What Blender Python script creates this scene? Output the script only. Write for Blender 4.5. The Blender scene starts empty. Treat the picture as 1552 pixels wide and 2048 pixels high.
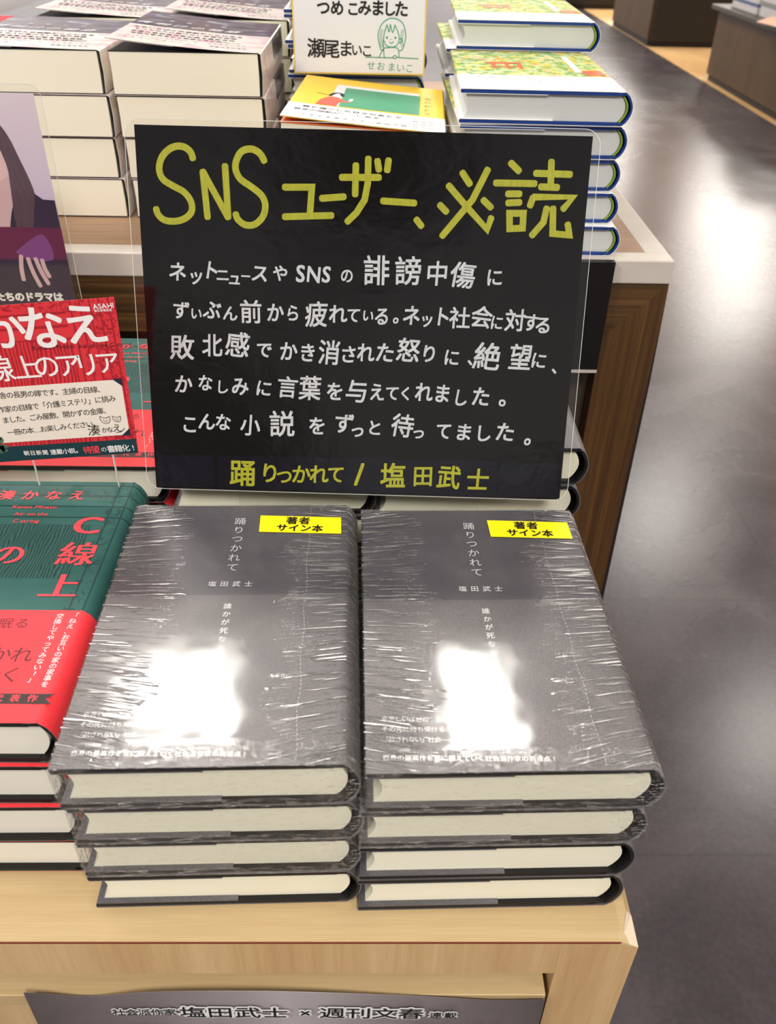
import bpy, math, random
from mathutils import Vector, Matrix
random.seed(7)
SC = bpy.context.scene
COL = SC.collection
S = 0.01            # everything below is written in centimetres
ZT = 82.3           # height of the front table top above the floor
R_ = math.radians

# ------------------------------------------------------------------ camera
cam_d = bpy.data.cameras.new('camera')
cam = bpy.data.objects.new('camera', cam_d)
COL.objects.link(cam)
p_, y_, r_ = 0.632469238, -0.0232962617, 0.0232256366
fw = Vector((-math.sin(y_) * math.cos(p_), math.cos(y_) * math.cos(p_), -math.sin(p_)))
ri = Vector((math.cos(y_), math.sin(y_), 0.0))
up = ri.cross(fw)
c_, s_ = math.cos(r_), math.sin(r_)
ri, up = c_ * ri + s_ * up, -s_ * ri + c_ * up
rot = Matrix((ri, up, -fw)).transposed().to_4x4()
cam.matrix_world = Matrix.Translation(Vector((0.312 * S, -23.293 * S, (42.443 + ZT) * S))) @ rot
cam_d.sensor_fit = 'VERTICAL'
cam_d.sensor_height = 36.0
cam_d.sensor_width = 27.28
cam_d.lens = 1711.256 / 2048 * 36.0
cam_d.clip_start = 0.01
cam_d.clip_end = 200
cam_d.dof.use_dof = True
cam_d.dof.focus_distance = 0.53
cam_d.dof.aperture_fstop = 15.0
SC.camera = cam

# ------------------------------------------------------------------ colour management
SC.view_settings.view_transform = 'Standard'
SC.view_settings.look = 'None'
SC.view_settings.gamma = 1.0
SC.view_settings.use_curve_mapping = False
SC.view_settings.exposure = 0.0
try:
    SC.cycles.max_bounces = 8
    SC.cycles.transparent_max_bounces = 24
    SC.cycles.sample_clamp_indirect = 4.0
except Exception:
    pass

# ------------------------------------------------------------------ surroundings of the shop floor (soft, dimmer overhead)
wd = bpy.data.worlds.new('shop_surroundings')
SC.world = wd
wd.use_nodes = True
wn, wl = wd.node_tree.nodes, wd.node_tree.links
wn.clear()
wo = wn.new('ShaderNodeOutputWorld')
wb = wn.new('ShaderNodeBackground')
wt = wn.new('ShaderNodeTexCoord')
wsx = wn.new('ShaderNodeSeparateXYZ')
wr = wn.new('ShaderNodeValToRGB')
wl.new(wt.outputs['Generated'], wsx.inputs[0])
wl.new(wsx.outputs['Z'], wr.inputs[0])
wy = wn.new('ShaderNodeMapRange'); wl.new(wsx.outputs['Y'], wy.inputs[0])
wy.inputs[1].default_value = -1.0; wy.inputs[2].default_value = 1.0; wy.inputs[3].default_value = 0.75; wy.inputs[4].default_value = 2.6
er = wr.color_ramp
er.elements[0].position = 0.0
er.elements[0].color = (0.50, 0.47, 0.45, 1)
er.elements[1].position = 1.0
er.elements[1].color = (0.42, 0.41, 0.40, 1)
e = er.elements.new(0.22); e.color = (0.42, 0.40, 0.39, 1)
e = er.elements.new(0.55); e.color = (0.20, 0.195, 0.20, 1)
wv = wn.new('ShaderNodeTexNoise'); wv.inputs['Scale'].default_value = 3.0; wv.inputs['Detail'].default_value = 0.5
wm = wn.new('ShaderNodeMixRGB'); wm.blend_type = 'MULTIPLY'; wm.inputs[0].default_value = 0.8
wr2 = wn.new('ShaderNodeValToRGB')
wr2.color_ramp.elements[0].position = 0.38; wr2.color_ramp.elements[0].color = (0.20, 0.16, 0.15, 1)
wr2.color_ramp.elements[1].position = 0.58; wr2.color_ramp.elements[1].color = (1.35, 1.35, 1.35, 1)
wl.new(wt.outputs['Generated'], wv.inputs['Vector'])
wl.new(wv.outputs[0], wr2.inputs[0])
wl.new(wr.outputs[0], wm.inputs[1]); wl.new(wr2.outputs[0], wm.inputs[2])
wl.new(wm.outputs[0], wb.inputs[0])
wl.new(wy.outputs[0], wb.inputs[1])     # the open shop ahead is brighter than the aisle behind us
wl.new(wb.outputs[0], wo.inputs[0])

# ------------------------------------------------------------------ ceiling lamps, with unseen fill lamps added among them
LAMPS = [  # x, y, size x, size y, watts
    (-63, 164, 36, 28, 19), (34, 163, 18, 40, 14), (-60, 24, 50, 50, 11),
    (233, 298, 45, 45, 20), (222, 511, 50, 50, 30), (438, 943, 90, 90, 80),
    (40, -150, 60, 60, 52), (-150, -120, 60, 60, 40), (190, -60, 60, 60, 18),
    (-220, 160, 60, 60, 22), (-60, 420, 60, 60, 45), (100, 760, 80, 80, 60), (60, 1250, 90, 90, 120), (330, 1450, 160, 120, 260), (520, 1250, 120, 120, 150)]  # this row and the lamp before it: fill added to brighten shop and floor
for i, (x, y, sx, sy, w) in enumerate(LAMPS):
    ld = bpy.data.lights.new('ceiling_and_fill_lamp', 'AREA')
    ld.shape = 'RECTANGLE'
    ld.size, ld.size_y = sx * S, sy * S
    ld.energy = w
    ld.color = (1.0, 0.955, 0.89)
    lo = bpy.data.objects.new('ceiling_and_fill_lamp', ld)
    lo.location = (x * S, y * S, (190 + ZT) * S)
    COL.objects.link(lo)

# ------------------------------------------------------------------ material helpers
def lin(c):
    return tuple((v / 255 / 12.92) if v / 255 <= 0.04045 else ((v / 255 + 0.055) / 1.055) ** 2.4 for v in c) + (1.0,)

class Mt:
    """small wrapper: a Principled material with a few procedural helpers; coordinates in cm"""
    def __init__(self, name):
        self.m = bpy.data.materials.new(name)
        self.m.use_nodes = True
        self.n, self.l = self.m.node_tree.nodes, self.m.node_tree.links
        self.b = self.n['Principled BSDF']
        self.out = self.n['Material Output']
        self._tc = None
    def co(self, scale=(1, 1, 1), rot=(0, 0, 0), loc=(0, 0, 0)):
        if not self._tc:
            self._tc = self.n.new('ShaderNodeTexCoord')
        mp = self.n.new('ShaderNodeMapping')
        mp.inputs['Scale'].default_value = tuple(100 * s for s in scale)
        mp.inputs['Rotation'].default_value = rot
        mp.inputs['Location'].default_value = loc
        self.l.new(self._tc.outputs['Object'], mp.inputs[0])
        return mp.outputs[0]
    def noise(self, scale=(1, 1, 1), detail=3, dist=0.0, rough=0.5, rot=(0, 0, 0), vec=None):
        t = self.n.new('ShaderNodeTexNoise')
        t.inputs['Scale'].default_value = 1.0
        t.inputs['Detail'].default_value = detail
        t.inputs['Distortion'].default_value = dist
        t.inputs['Roughness'].default_value = rough
        self.l.new(vec or self.co(scale, rot), t.inputs['Vector'])
        return t.outputs[0]
    def ramp(self, src, stops, const=False):
        r = self.n.new('ShaderNodeValToRGB')
        el = r.color_ramp.elements
        el[0].position = stops[0][0]
        el[1].position = stops[-1][0]
        for p, c in stops[1:-1]:
            el.new(p)
        for e_, (p, c) in zip(el, stops):
            e_.color = c if len(c) == 4 else lin(c)
        self.l.new(src, r.inputs[0])
        return r.outputs[0]
    def mix(self, fac, a, b, mode='MIX'):
        x = self.n.new('ShaderNodeMixRGB')
        x.blend_type = mode
        for i, v in enumerate((fac, a, b)):
            if isinstance(v, (int, float)):
                x.inputs[i].default_value = v
            elif isinstance(v, tuple):
                x.inputs[i].default_value = v if len(v) == 4 else lin(v)
            else:
                self.l.new(v, x.inputs[i])
        return x.outputs[0]
    def math(self, op, a, b=None, c=None, clamp=False):
        x = self.n.new('ShaderNodeMath')
        x.operation = op
        x.use_clamp = clamp
        for i, v in enumerate((a, b, c)):
            if v is None:
                continue
            if isinstance(v, (int, float)):
                x.inputs[i].default_value = v
            else:
                self.l.new(v, x.inputs[i])
        return x.outputs[0]
    def sep(self, scale=(1, 1, 1)):
        s = self.n.new('ShaderNodeSeparateXYZ')
        self.l.new(self.co(scale), s.inputs[0])
        return s.outputs
    def schlick(self, f0, normal=None):      # same reflectance from either side of a thin sheet
        lw = self.n.new('ShaderNodeLayerWeight')
        lw.inputs['Blend'].default_value = 0.5
        if normal:
            self.l.new(normal, lw.inputs['Normal'])
        return self.math('ADD', f0, self.math('MULTIPLY', self.math('POWER', lw.outputs['Facing'], 5.0), 1.0 - f0), clamp=True)
    def col(self, v):
        if isinstance(v, tuple):
            self.b.inputs['Base Color'].default_value = v if len(v) == 4 else lin(v)
        else:
            self.l.new(v, self.b.inputs['Base Color'])
        return self
    def set(self, **k):
        nm = dict(rough='Roughness', metal='Metallic', spec='Specular IOR Level', coat='Coat Weight', coat_rough='Coat Roughness')
        for a, v in k.items():
            i = self.b.inputs[nm[a]]
            if isinstance(v, (int, float)):
                i.default_value = v
            else:
                self.l.new(v, i)
        return self
    def bump(self, h, strength=0.3, dist=0.05, also=()):
        b = self.n.new('ShaderNodeBump')
        b.inputs['Strength'].default_value = strength
        b.inputs['Distance'].default_value = dist * S
        self.l.new(h, b.inputs['Height'])
        self.l.new(b.outputs[0], self.b.inputs['Normal'])
        for s in also:
            self.l.new(b.outputs[0], s)
        return b.outputs[0]

def flat(name, c, rough=0.55, spec=0.4, c2=None, nscale=(2, 2, 2)):
    m = Mt(name)
    if c2:
        m.col(m.mix(m.noise(nscale, 4), c, c2))
    else:
        m.col(c)
    m.set(rough=rough, spec=spec)
    return m.m

def wood(name, a, b, along='x', fine=6.0, rough=0.45, rot=(0, 0, 0)):
    m = Mt(name)
    sc = {'x': (0.06, fine * .4, fine * .4), 'y': (fine * .4, 0.06, fine * .4), 'z': (fine * .4, fine * .4, 0.06)}[along]
    sc2 = tuple(v * 5 for v in sc)
    big = m.noise((sc[0] * .22, sc[1] * .12, sc[2] * .22), 3, 0.6, rot=rot)
    f = m.mix(0.45, m.noise(sc, 5, 0.3, rot=rot), m.noise(sc2, 3, rot=rot))
    f = m.mix(0.5, f, big)
    m.col(m.ramp(f, [(0.36, b), (0.5, tuple((x + y) / 2 for x, y in zip(a, b))), (0.62, a)]))
    m.set(rough=rough, spec=0.4)
    m.bump(f, 0.12, 0.02)
    return m.m

def paper_edges(name, a, b):
    m = Mt(name)
    f = m.noise((0.05, 0.05, 14), 3)
    g = m.noise((0.25, 0.25, 0.5), 2)
    m.col(m.mix(m.math('MULTIPLY', f, 0.55), a, m.mix(g, a, b)))
    m.set(rough=0.75, spec=0.15)
    m.bump(f, 0.25, 0.02)
    return m.m

def clear(name, tint=(252, 252, 250), gloss=0.06, rough=0.03, edge=0.0):
    m = Mt(name)
    m.n.remove(m.b)
    t = m.n.new('ShaderNodeBsdfTransparent'); t.inputs[0].default_value = lin(tint)
    g = m.n.new('ShaderNodeBsdfGlossy'); g.inputs['Roughness'].default_value = rough
    x = m.n.new('ShaderNodeMixShader')
    m.l.new(m.schlick(gloss), x.inputs[0])
    m.l.new(t.outputs[0], x.inputs[1]); m.l.new(g.outputs[0], x.inputs[2])
    m.l.new(x.outputs[0], m.out.inputs[0])
    return m.m

# ------------------------------------------------------------------ mesh helpers (cm)
class MB:
    def __init__(self):
        self.v, self.f = [], []
    def add(self, vs, fs):
        k = len(self.v)
        self.v += [tuple(p) for p in vs]
        self.f += [tuple(i + k for i in q) for q in fs]
        return self
    def box(self, x0, x1, y0, y1, z0, z1):
        vs = [(x, y, z) for z in (z0, z1) for y in (y0, y1) for x in (x0, x1)]
        return self.add(vs, [(0, 2, 3, 1), (4, 5, 7, 6), (0, 1, 5, 4), (2, 6, 7, 3), (0, 4, 6, 2), (1, 3, 7, 5)])
    def prism(self, prof, y0, y1):          # closed (x,z) outline swept along y
        n = len(prof)
        a = sum(prof[i][0] * prof[(i + 1) % n][1] - prof[(i + 1) % n][0] * prof[i][1] for i in range(n))
        if a < 0:
            prof = prof[::-1]
        vs = [(x, y0, z) for x, z in prof] + [(x, y1, z) for x, z in prof]
        fs = [tuple(range(n)), tuple(range(2 * n - 1, n - 1, -1))]
        fs += [(i, i + n, (i + 1) % n + n, (i + 1) % n) for i in range(n)]
        return self.add(vs, fs)
    def poly(self, pts, z0, z1):            # (x,y) outline with thickness in z
        n = len(pts)
        a = sum(pts[i][0] * pts[(i + 1) % n][1] - pts[(i + 1) % n][0] * pts[i][1] for i in range(n))
        if a < 0:
            pts = pts[::-1]
        vs = [(x, y, z0) for x, y in pts] + [(x, y, z1) for x, y in pts]
        fs = [tuple(range(n - 1, -1, -1)), tuple(range(n, 2 * n))]
        fs += [(i, (i + 1) % n, (i + 1) % n + n, i + n) for i in range(n)]
        return self.add(vs, fs)
    def ribbon(self, path, th, y0, y1):     # open (x,z) path with thickness, swept along y
        n = len(path)
        L, Rr = [], []
        for i in range(n):
            a = Vector(path[max(i - 1, 0)]); b = Vector(path[min(i + 1, n - 1)])
            d = (b - a)
            d = d / (d.length or 1)
            nrm = Vector((-d.y, d.x)) * th / 2
            L.append(tuple(Vector(path[i]) + nrm)); Rr.append(tuple(Vector(path[i]) - nrm))
        vs = []
        for i in range(n):
            vs += [(L[i][0], y0, L[i][1]), (Rr[i][0], y0, Rr[i][1]), (L[i][0], y1, L[i][1]), (Rr[i][0], y1, Rr[i][1])]
        fs = []
        for i in range(n - 1):
            a, b = 4 * i, 4 * i + 4
            fs += [(a, b, b + 1, a + 1), (a + 2, a + 3, b + 3, b + 2), (a, a + 2, b + 2, b), (a + 1, b + 1, b + 3, a + 3)]
        e = 4 * (n - 1)
        fs += [(0, 1, 3, 2), (e, e + 2, e + 3, e + 1)]
        return self.add(vs, fs)
    def build(self, name, m, parent=None, smooth=None, bevel=0.0):
        me = bpy.data.meshes.new(name)
        me.from_pydata([(x * S, y * S, z * S) for x, y, z in self.v], [], self.f)
        me.update()
        if m:
            me.materials.append(m)
        if smooth:
            for p in me.polygons:
                p.use_smooth = True
            me.set_sharp_from_angle(angle=R_(smooth))
        o = bpy.data.objects.new(name, me)
        COL.objects.link(o)
        if parent:
            o.parent = parent
        if bevel:
            b = o.modifiers.new('bevel', 'BEVEL')
            b.width = bevel * S; b.segments = 2; b.limit_method = 'ANGLE'; b.angle_limit = R_(40)
        return o

def tag(o, label=None, cat=None, group=None, kind=None):
    if label: o['label'] = label
    if cat: o['category'] = cat
    if group: o['group'] = group
    if kind: o['kind'] = kind
    return o

def thing(name, loc=(0, 0, 0), rz=0.0, label=None, cat=None, group=None):
    o = bpy.data.objects.new(name, None)
    o.empty_display_size = 0.02
    COL.objects.link(o)
    put(o, loc, rz)
    return tag(o, label, cat, group)

def put(o, loc, rz=0.0, tilt=0.0):
    o.location = (loc[0] * S, loc[1] * S, (loc[2] + ZT) * S)
    o.rotation_euler = (0, tilt, rz)

def dup(root, parent=None):
    c = root.copy()
    COL.objects.link(c)
    if parent:
        c.parent = parent
    for ch in list(root.children):
        dup(ch, c)
    return c

# ------------------------------------------------------------------ lettering
_gl = {}
def glyph(ch):
    k = ch
    if k not in _gl:
        cu = bpy.data.curves.new('glyph', 'FONT')
        cu.body = ch
        cu.resolution_u = 3
        o = bpy.data.objects.new('glyph', cu)
        COL.objects.link(o)
        dg = bpy.context.evaluated_depsgraph_get()
        me = o.evaluated_get(dg).to_mesh()
        vs = [(v.co.x, v.co.y) for v in me.vertices]
        fs = [tuple(p.vertices) for p in me.polygons]
        o.evaluated_get(dg).to_mesh_clear()
        bpy.data.objects.remove(o); bpy.data.curves.remove(cu)
        w = 1.0
        if vs and ord(ch) < 0x2000:
            w = max(v[0] for v in vs) + 0.06
        _gl[k] = (vs, fs, w)
    return _gl[k]

def letter(mb, ch, cx, cy, size, fn, rot=0.0, bold=0.0, sx=1.0, slant=0.0, stem=0.0):
    vs, fs, w = glyph(ch)
    c, s = math.cos(rot), math.sin(rot)
    n = 0 if bold < 0.006 else (4 if bold < 0.03 else 8)     # heavier strokes: the glyph printed again around itself
    if stem:                                                # book faces: only the upright stems are heavier
        n = 3
    for q in range(max(n, 1)):
        ox = bold * math.cos(2 * math.pi * (q + .5) / n) if n else 0.0
        oy = bold * math.sin(2 * math.pi * (q + .5) / n) if n else 0.0
        if stem:
            ox, oy = (-stem, 0, stem)[q], 0.0
        P = []
        for x, y in vs:
            yy = (y + oy - 0.36) * size
            xx = (x + ox - w / 2) * size * sx + slant * yy
            P.append(fn(cx + c * xx - s * yy, cy + s * xx + c * yy))
        if n:
            o_ = Vector(fn(cx, cy))
            nv = (Vector(fn(cx + .01, cy)) - o_).cross(Vector(fn(cx, cy + .01)) - o_)
            nv = nv / (nv.length or 1) * (.0015 * q)
            P = [tuple(Vector(pt) + nv) for pt in P]
        mb.add(P, fs)

def row(mb, text, a, b, size, fn, **k):          # characters spread evenly from centre a to centre b
    n = len(text)
    rot = math.atan2(b[1] - a[1], b[0] - a[0]) if 'rot' not in k else k.pop('rot')
    for i, ch in enumerate(text):
        t = i / max(n - 1, 1)
        if ch != ' ':
            letter(mb, ch, a[0] + (b[0] - a[0]) * t, a[1] + (b[1] - a[1]) * t, size, fn, rot=rot, **k)

def latin(mb, text, x, y, size, fn, rot=0.0, **k):   # proportional setting from the left edge
    for ch in text:
        if ch == ' ':
            x += size * 0.3
            continue
        w = glyph(ch)[2] * size * k.get('sx', 1.0)
        letter(mb, ch, x + w / 2, y, size, fn, rot=rot, **k)
        x += w * math.cos(rot); y += w * math.sin(rot)

def column(mb, text, a, b, size, fn, **k):
    row(mb, text, a, b, size, fn, rot=0.0, **k)

def stroke(mb, pts, w, fn, cap=True):
    """a brush stroke: a ribbon with mitred bends and rounded ends"""
    pts = [Vector(p) for p in pts]
    n = len(pts)
    closed = (pts[0] - pts[-1]).length < 1e-6
    L, Rr = [], []
    for i in range(n):
        d0 = (pts[i] - pts[i - 1]) if i > 0 else (pts[-1] - pts[-2] if closed else pts[1] - pts[0])
        d1 = (pts[i + 1] - pts[i]) if i < n - 1 else (pts[1] - pts[0] if closed else d0)
        d0 = d0 / (d0.length or 1); d1 = d1 / (d1.length or 1)
        t = d0 + d1
        t = t / t.length if t.length > .2 else d1
        m = Vector((-t.y, t.x))
        k = min(1.0 / max(abs(m.dot(Vector((-d1.y, d1.x)))), .35), 1.6) * w / 2
        L.append(pts[i] + m * k); Rr.append(pts[i] - m * k)
    if cap and not closed:
        a, b = pts[0] - pts[1], pts[-1] - pts[-2]
        a = a / (a.length or 1) * w * .3; b = b / (b.length or 1) * w * .3
        na, nb = (L[0] - Rr[0]) * .28, (L[-1] - Rr[-1]) * .28
        L = [pts[0] + a + na] + L + [pts[-1] + b + nb]
        Rr = [pts[0] + a - na] + Rr + [pts[-1] + b - nb]
    o_ = Vector(fn(*pts[0]))
    nv = (Vector(fn(pts[0].x + .01, pts[0].y)) - o_).cross(Vector(fn(pts[0].x, pts[0].y + .01)) - o_)
    stroke.k = (getattr(stroke, 'k', 0) + 1) % 7
    nv = nv / (nv.length or 1) * .0012 * stroke.k
    vs = []
    for p, q in zip(L, Rr):
        vs += [tuple(Vector(fn(*p)) + nv), tuple(Vector(fn(*q)) + nv)]
    mb.add(vs, [(2 * i, 2 * i + 1, 2 * i + 3, 2 * i + 2) for i in range(len(L) - 1)])

def smooth_path(pts, n=5):
    out = []
    P = [pts[0]] + list(pts) + [pts[-1]]
    for i in range(1, len(P) - 2):
        p0, p1, p2, p3 = [Vector(q) for q in P[i - 1:i + 3]]
        for j in range(n):
            t = j / n
            out.append(tuple(0.5 * ((2 * p1) + (-p0 + p2) * t + (2 * p0 - 5 * p1 + 4 * p2 - p3) * t * t + (-p0 + 3 * p1 - 3 * p2 + p3) * t ** 3)))
    out.append(tuple(pts[-1]))
    return out

# ------------------------------------------------------------------ materials
OAK = wood('light_oak', (204, 180, 138), (184, 156, 112), 'x', 5.0, 0.42)
OAKV = wood('light_oak_upright', (214, 182, 134), (190, 152, 104), 'z', 4.0, 0.42, rot=(0, R_(10), 0))
OAKF = wood('pale_oak_flooring', (236, 196, 140), (214, 170, 112), 'y', 0.35, 0.4)
WALN_X = wood('brown_oak_level', (112, 80, 42), (54, 36, 18), 'x', 16.0, 0.5)
WALN_Z = wood('brown_oak_upright', (110, 76, 38), (56, 36, 18), 'z', 16.0, 0.5)
WALN_T = wood('brown_oak_top', (178, 146, 118), (140, 108, 82), 'x', 5.0, 0.45)
CABW = wood('shop_cabinet_wood', (104, 76, 42), (82, 58, 30), 'z', 0.8, 0.5)
DARKP = flat('dark_laminate', (48, 43, 38), 0.5, 0.3, (40, 36, 32), (0.1, 0.1, 0.1))
BLACKP = flat('black_panel', (16, 13, 13), 0.4, 0.4)
GREYP = flat('dark_grey_panel', (78, 68, 60), 0.35, 0.4)
TRIM = flat('pale_metal_trim', (214, 206, 196), 0.32, 0.6, (196, 188, 180), (0.15, 0.6, 0.6))
REDLINE = flat('red_edge_line', (110, 34, 24), 0.6)
BEVW = flat('bare_bevel_wood', (226, 206, 180), 0.6)
BLACK = flat('black_board', (17, 16, 17), 0.5, 0.35, (26, 25, 26), (30, 30, 30))
BLUE = flat('blue_board', (28, 66, 142), 0.5, 0.35, (22, 52, 118), (3, 3, 3))
TEALB = flat('green_lining', (140, 166, 60), 0.6, 0.3)
WHITE = flat('white_jacket_paper', (238, 238, 240), 0.35, 0.4)
PAGES = paper_edges('cream_page_edges', (238, 234, 214), (228, 222, 196))
PAGESW = paper_edges('white_page_edges', (208, 210, 208), (198, 201, 199))
PAGESG = paper_edges('grey_white_page_edges', (232, 228, 216), (216, 208, 192))
INK_W = flat('white_print', (236, 236, 236), 0.5)
INK_WG = flat('grey_white_print', (206, 206, 208), 0.5)
INK_K = flat('black_print', (18, 18, 20), 0.6)
INK_R = flat('red_print', (240, 74, 84), 0.5)
INK_RD = flat('dark_red_print', (90, 26, 34), 0.5)
INK_G = flat('green_ink', (60, 150, 112), 0.6)
YEL = flat('yellow_label', (250, 232, 18), 0.45)

def grey_cover(name, lo, hi):
    m = Mt(name)
    g = m.noise((28, 28, 28), 2)
    b = m.noise((0.22, 0.22, 0.22), 3, 0.4)
    grain = m.ramp(g, [(0.35, lo), (0.65, hi)])
    m.col(m.mix(m.ramp(b, [(0.35, (0.72, 0.72, 0.75, 1)), (0.65, (1.15, 1.13, 1.12, 1))]), grain, grain))
    mm = m.mix(1.0, grain, m.ramp(b, [(0.35, (0.75, 0.75, 0.78, 1)), (0.65, (1.1, 1.08, 1.08, 1))]), 'MULTIPLY')
    m.col(mm)
    m.set(rough=0.47, spec=1.0)
    m.bump(g, 0.15, 0.01)
    return m.m
GREY = grey_cover('grey_grained_jacket', (52, 50, 57), (102, 100, 106))
GREYB = grey_cover('grey_grained_band', (72, 69, 73), (126, 122, 124))

def engraved(name, base, dark, lite):
    m = Mt(name)
    wv = m.n.new('ShaderNodeTexWave'); wv.wave_type = 'BANDS'; wv.bands_direction = 'X'
    wv.inputs['Scale'].default_value = 1.7; wv.inputs['Distortion'].default_value = 10.0
    wv.inputs['Detail'].default_value = 3; wv.inputs['Detail Scale'].default_value = 0.8
    m.l.new(m.co((1, .35, 1)), wv.inputs['Vector'])
    x, y, z = m.sep()
    # curtain area between the carved frame: x 1.8..11, y 9.5..15
    inx = m.math('MULTIPLY', m.math('GREATER_THAN', x, 2.2), m.math('LESS_THAN', x, 11.2))
    iny = m.math('MULTIPLY', m.math('GREATER_THAN', y, 10.0), m.math('LESS_THAN', y, 14.9))
    ins = m.math('MULTIPLY', inx, iny)
    grooves = m.math('LESS_THAN', m.math('FRACT', m.math('MULTIPLY', x, 1.35)), 0.12)
    gy = m.math('LESS_THAN', m.math('FRACT', m.math('MULTIPLY', y, 0.9)), 0.12)
    fr = m.math('MAXIMUM', m.math('MULTIPLY', grooves, m.math('GREATER_THAN', x, 11.2)), m.math('MULTIPLY', gy, m.math('GREATER_THAN', y, 14.9)))
    orn = m.math('GREATER_THAN', m.noise((2.2, 2.2, 2.2), 4, 1.5), 0.56)
    strip = m.math('MULTIPLY', m.math('GREATER_THAN', y, 17.6), m.math('LESS_THAN', y, 18.6))
    side = m.math('MULTIPLY', m.math('GREATER_THAN', x, 11.6), m.math('LESS_THAN', x, 12.5))
    area = m.math('MAXIMUM', strip, side)
    fr = m.math('MAXIMUM', fr, m.math('MULTIPLY', orn, m.math('MULTIPLY', area, 0.7)))
    curt = m.math('MULTIPLY', m.ramp(wv.outputs[0], [(0.40, (1, 1, 1, 1)), (0.60, (0, 0, 0, 1))]), ins)
    f = m.math('MULTIPLY', m.math('MAXIMUM', fr, curt), 0.75, clamp=True)
    c = m.mix(f, m.mix(m.noise((0.5, 0.5, 0.5), 3), base, lite), dark)
    m.col(c)
    m.set(rough=0.55, spec=0.3)
    return m.m
GREEN = engraved('green_engraved_jacket', (38, 84, 80), (22, 44, 46), (56, 104, 98))
REDBAND = flat('red_band_paper', (232, 52, 62), 0.5, 0.35, (240, 62, 70), (0.3, 3, 0.3))
def red_card():
    m = Mt('red_engraved_card')
    x, y, z = m.sep()
    wv = m.n.new('ShaderNodeTexWave'); wv.wave_type = 'BANDS'; wv.bands_direction = 'X'
    wv.inputs['Scale'].default_value = 1.4; wv.inputs['Distortion'].default_value = 8.0; wv.inputs['Detail'].default_value = 3
    m.l.new(m.co((1, 1, .3)), wv.inputs['Vector'])
    curt = m.math('MULTIPLY', m.ramp(wv.outputs[0], [(0.42, (1, 1, 1, 1)), (0.6, (0, 0, 0, 1))]), m.math('MULTIPLY', m.math('LESS_THAN', z, 21.4), m.math('LESS_THAN', x, -16.6)))
    gz = m.math('MULTIPLY', m.math('LESS_THAN', m.math('FRACT', m.math('MULTIPLY', m.math('SUBTRACT', z, m.math('MULTIPLY', x, .09)), 1.3)), .2), m.math('LESS_THAN', x, -16.6))
    gx = m.math('MULTIPLY', m.math('LESS_THAN', m.math('FRACT', m.math('MULTIPLY', x, 1.9)), .2), m.math('GREATER_THAN', x, -16.6))
    orn = m.math('MULTIPLY', m.math('GREATER_THAN', m.noise((3, 3, 3), 4, 1.5), .55), m.math('GREATER_THAN', m.math('MAXIMUM', m.math('ADD', x, 16.0), m.math('SUBTRACT', z, 23.2)), 0))
    f = m.math('MAXIMUM', m.math('MAXIMUM', curt, orn), m.math('MAXIMUM', m.math('MULTIPLY', gz, m.math('GREATER_THAN', z, 21.4)), gx))
    m.col(m.mix(m.math('MULTIPLY', f, .8), m.mix(m.noise((.5, .5, .5), 3), (206, 46, 56), (220, 62, 70)), (150, 28, 40)))
    m.set(rough=.5, spec=.3)
    return m.m
REDCARD = red_card()

def painted(name, ylim):
    """watercolour garden above a white band"""
    m = Mt(name)
    n1 = m.noise((0.55, 0.55, 0.55), 5, 1.0)
    n2 = m.noise((1.2, 1.2, 1.2), 4, 0.6, rot=(0.4, 0.2, 1.0))
    c = m.ramp(n1, [(0.30, (230, 120, 80)), (0.39, (236, 200, 70)), (0.46, (140, 176, 70)), (0.53, (96, 150, 96)), (0.60, (224, 214, 90)), (0.68, (232, 150, 150))])
    c = m.mix(m.ramp(n2, [(0.45, (0, 0, 0, 1)), (0.62, (0.7, 0.7, 0.7, 1))]), c, (214, 226, 190))
    x, y, z = m.sep()
    top = m.math('MULTIPLY', m.math('GREATER_THAN', y, ylim), m.math('GREATER_THAN', z, 2.0))
    m.col(m.mix(top, (240, 240, 242), c))
    m.set(rough=0.5, spec=0.2)
    return m.m
PAINT = painted('garden_painting_jacket', 6.3)

def photojacket(name):
    m = Mt(name)
    x, y, z = m.sep()
    n1 = m.noise((0.35, 0.8, 0.5), 4, 0.8)
    n2 = m.noise((0.5, 0.5, 0.5), 2, rot=(0, 0, 1))
    dark = m.ramp(n1, [(0.34, (34, 30, 40)), (0.44, (60, 44, 92)), (0.52, (112, 84, 66)), (0.6, (70, 78, 120)), (0.70, (196, 186, 190))])
    band = m.ramp(n2, [(0.38, (240, 226, 232)), (0.5, (246, 240, 226)), (0.6, (240, 206, 214))])
    up = m.math('MULTIPLY', m.math('GREATER_THAN', y, 9.4), m.math('GREATER_THAN', z, 1.5))
    m.col(m.mix(up, band, dark))
    m.set(rough=0.15, spec=0.55)
    return m.m
PHOTOJ = photojacket('violet_photo_jacket')
YJ = flat('yellow_jacket_paper', (246, 200, 40), 0.4, 0.4, (250, 210, 56), (0.4, 0.4, 0.4))
ORANGE = flat('orange_cover', (228, 110, 46), 0.5)

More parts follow.
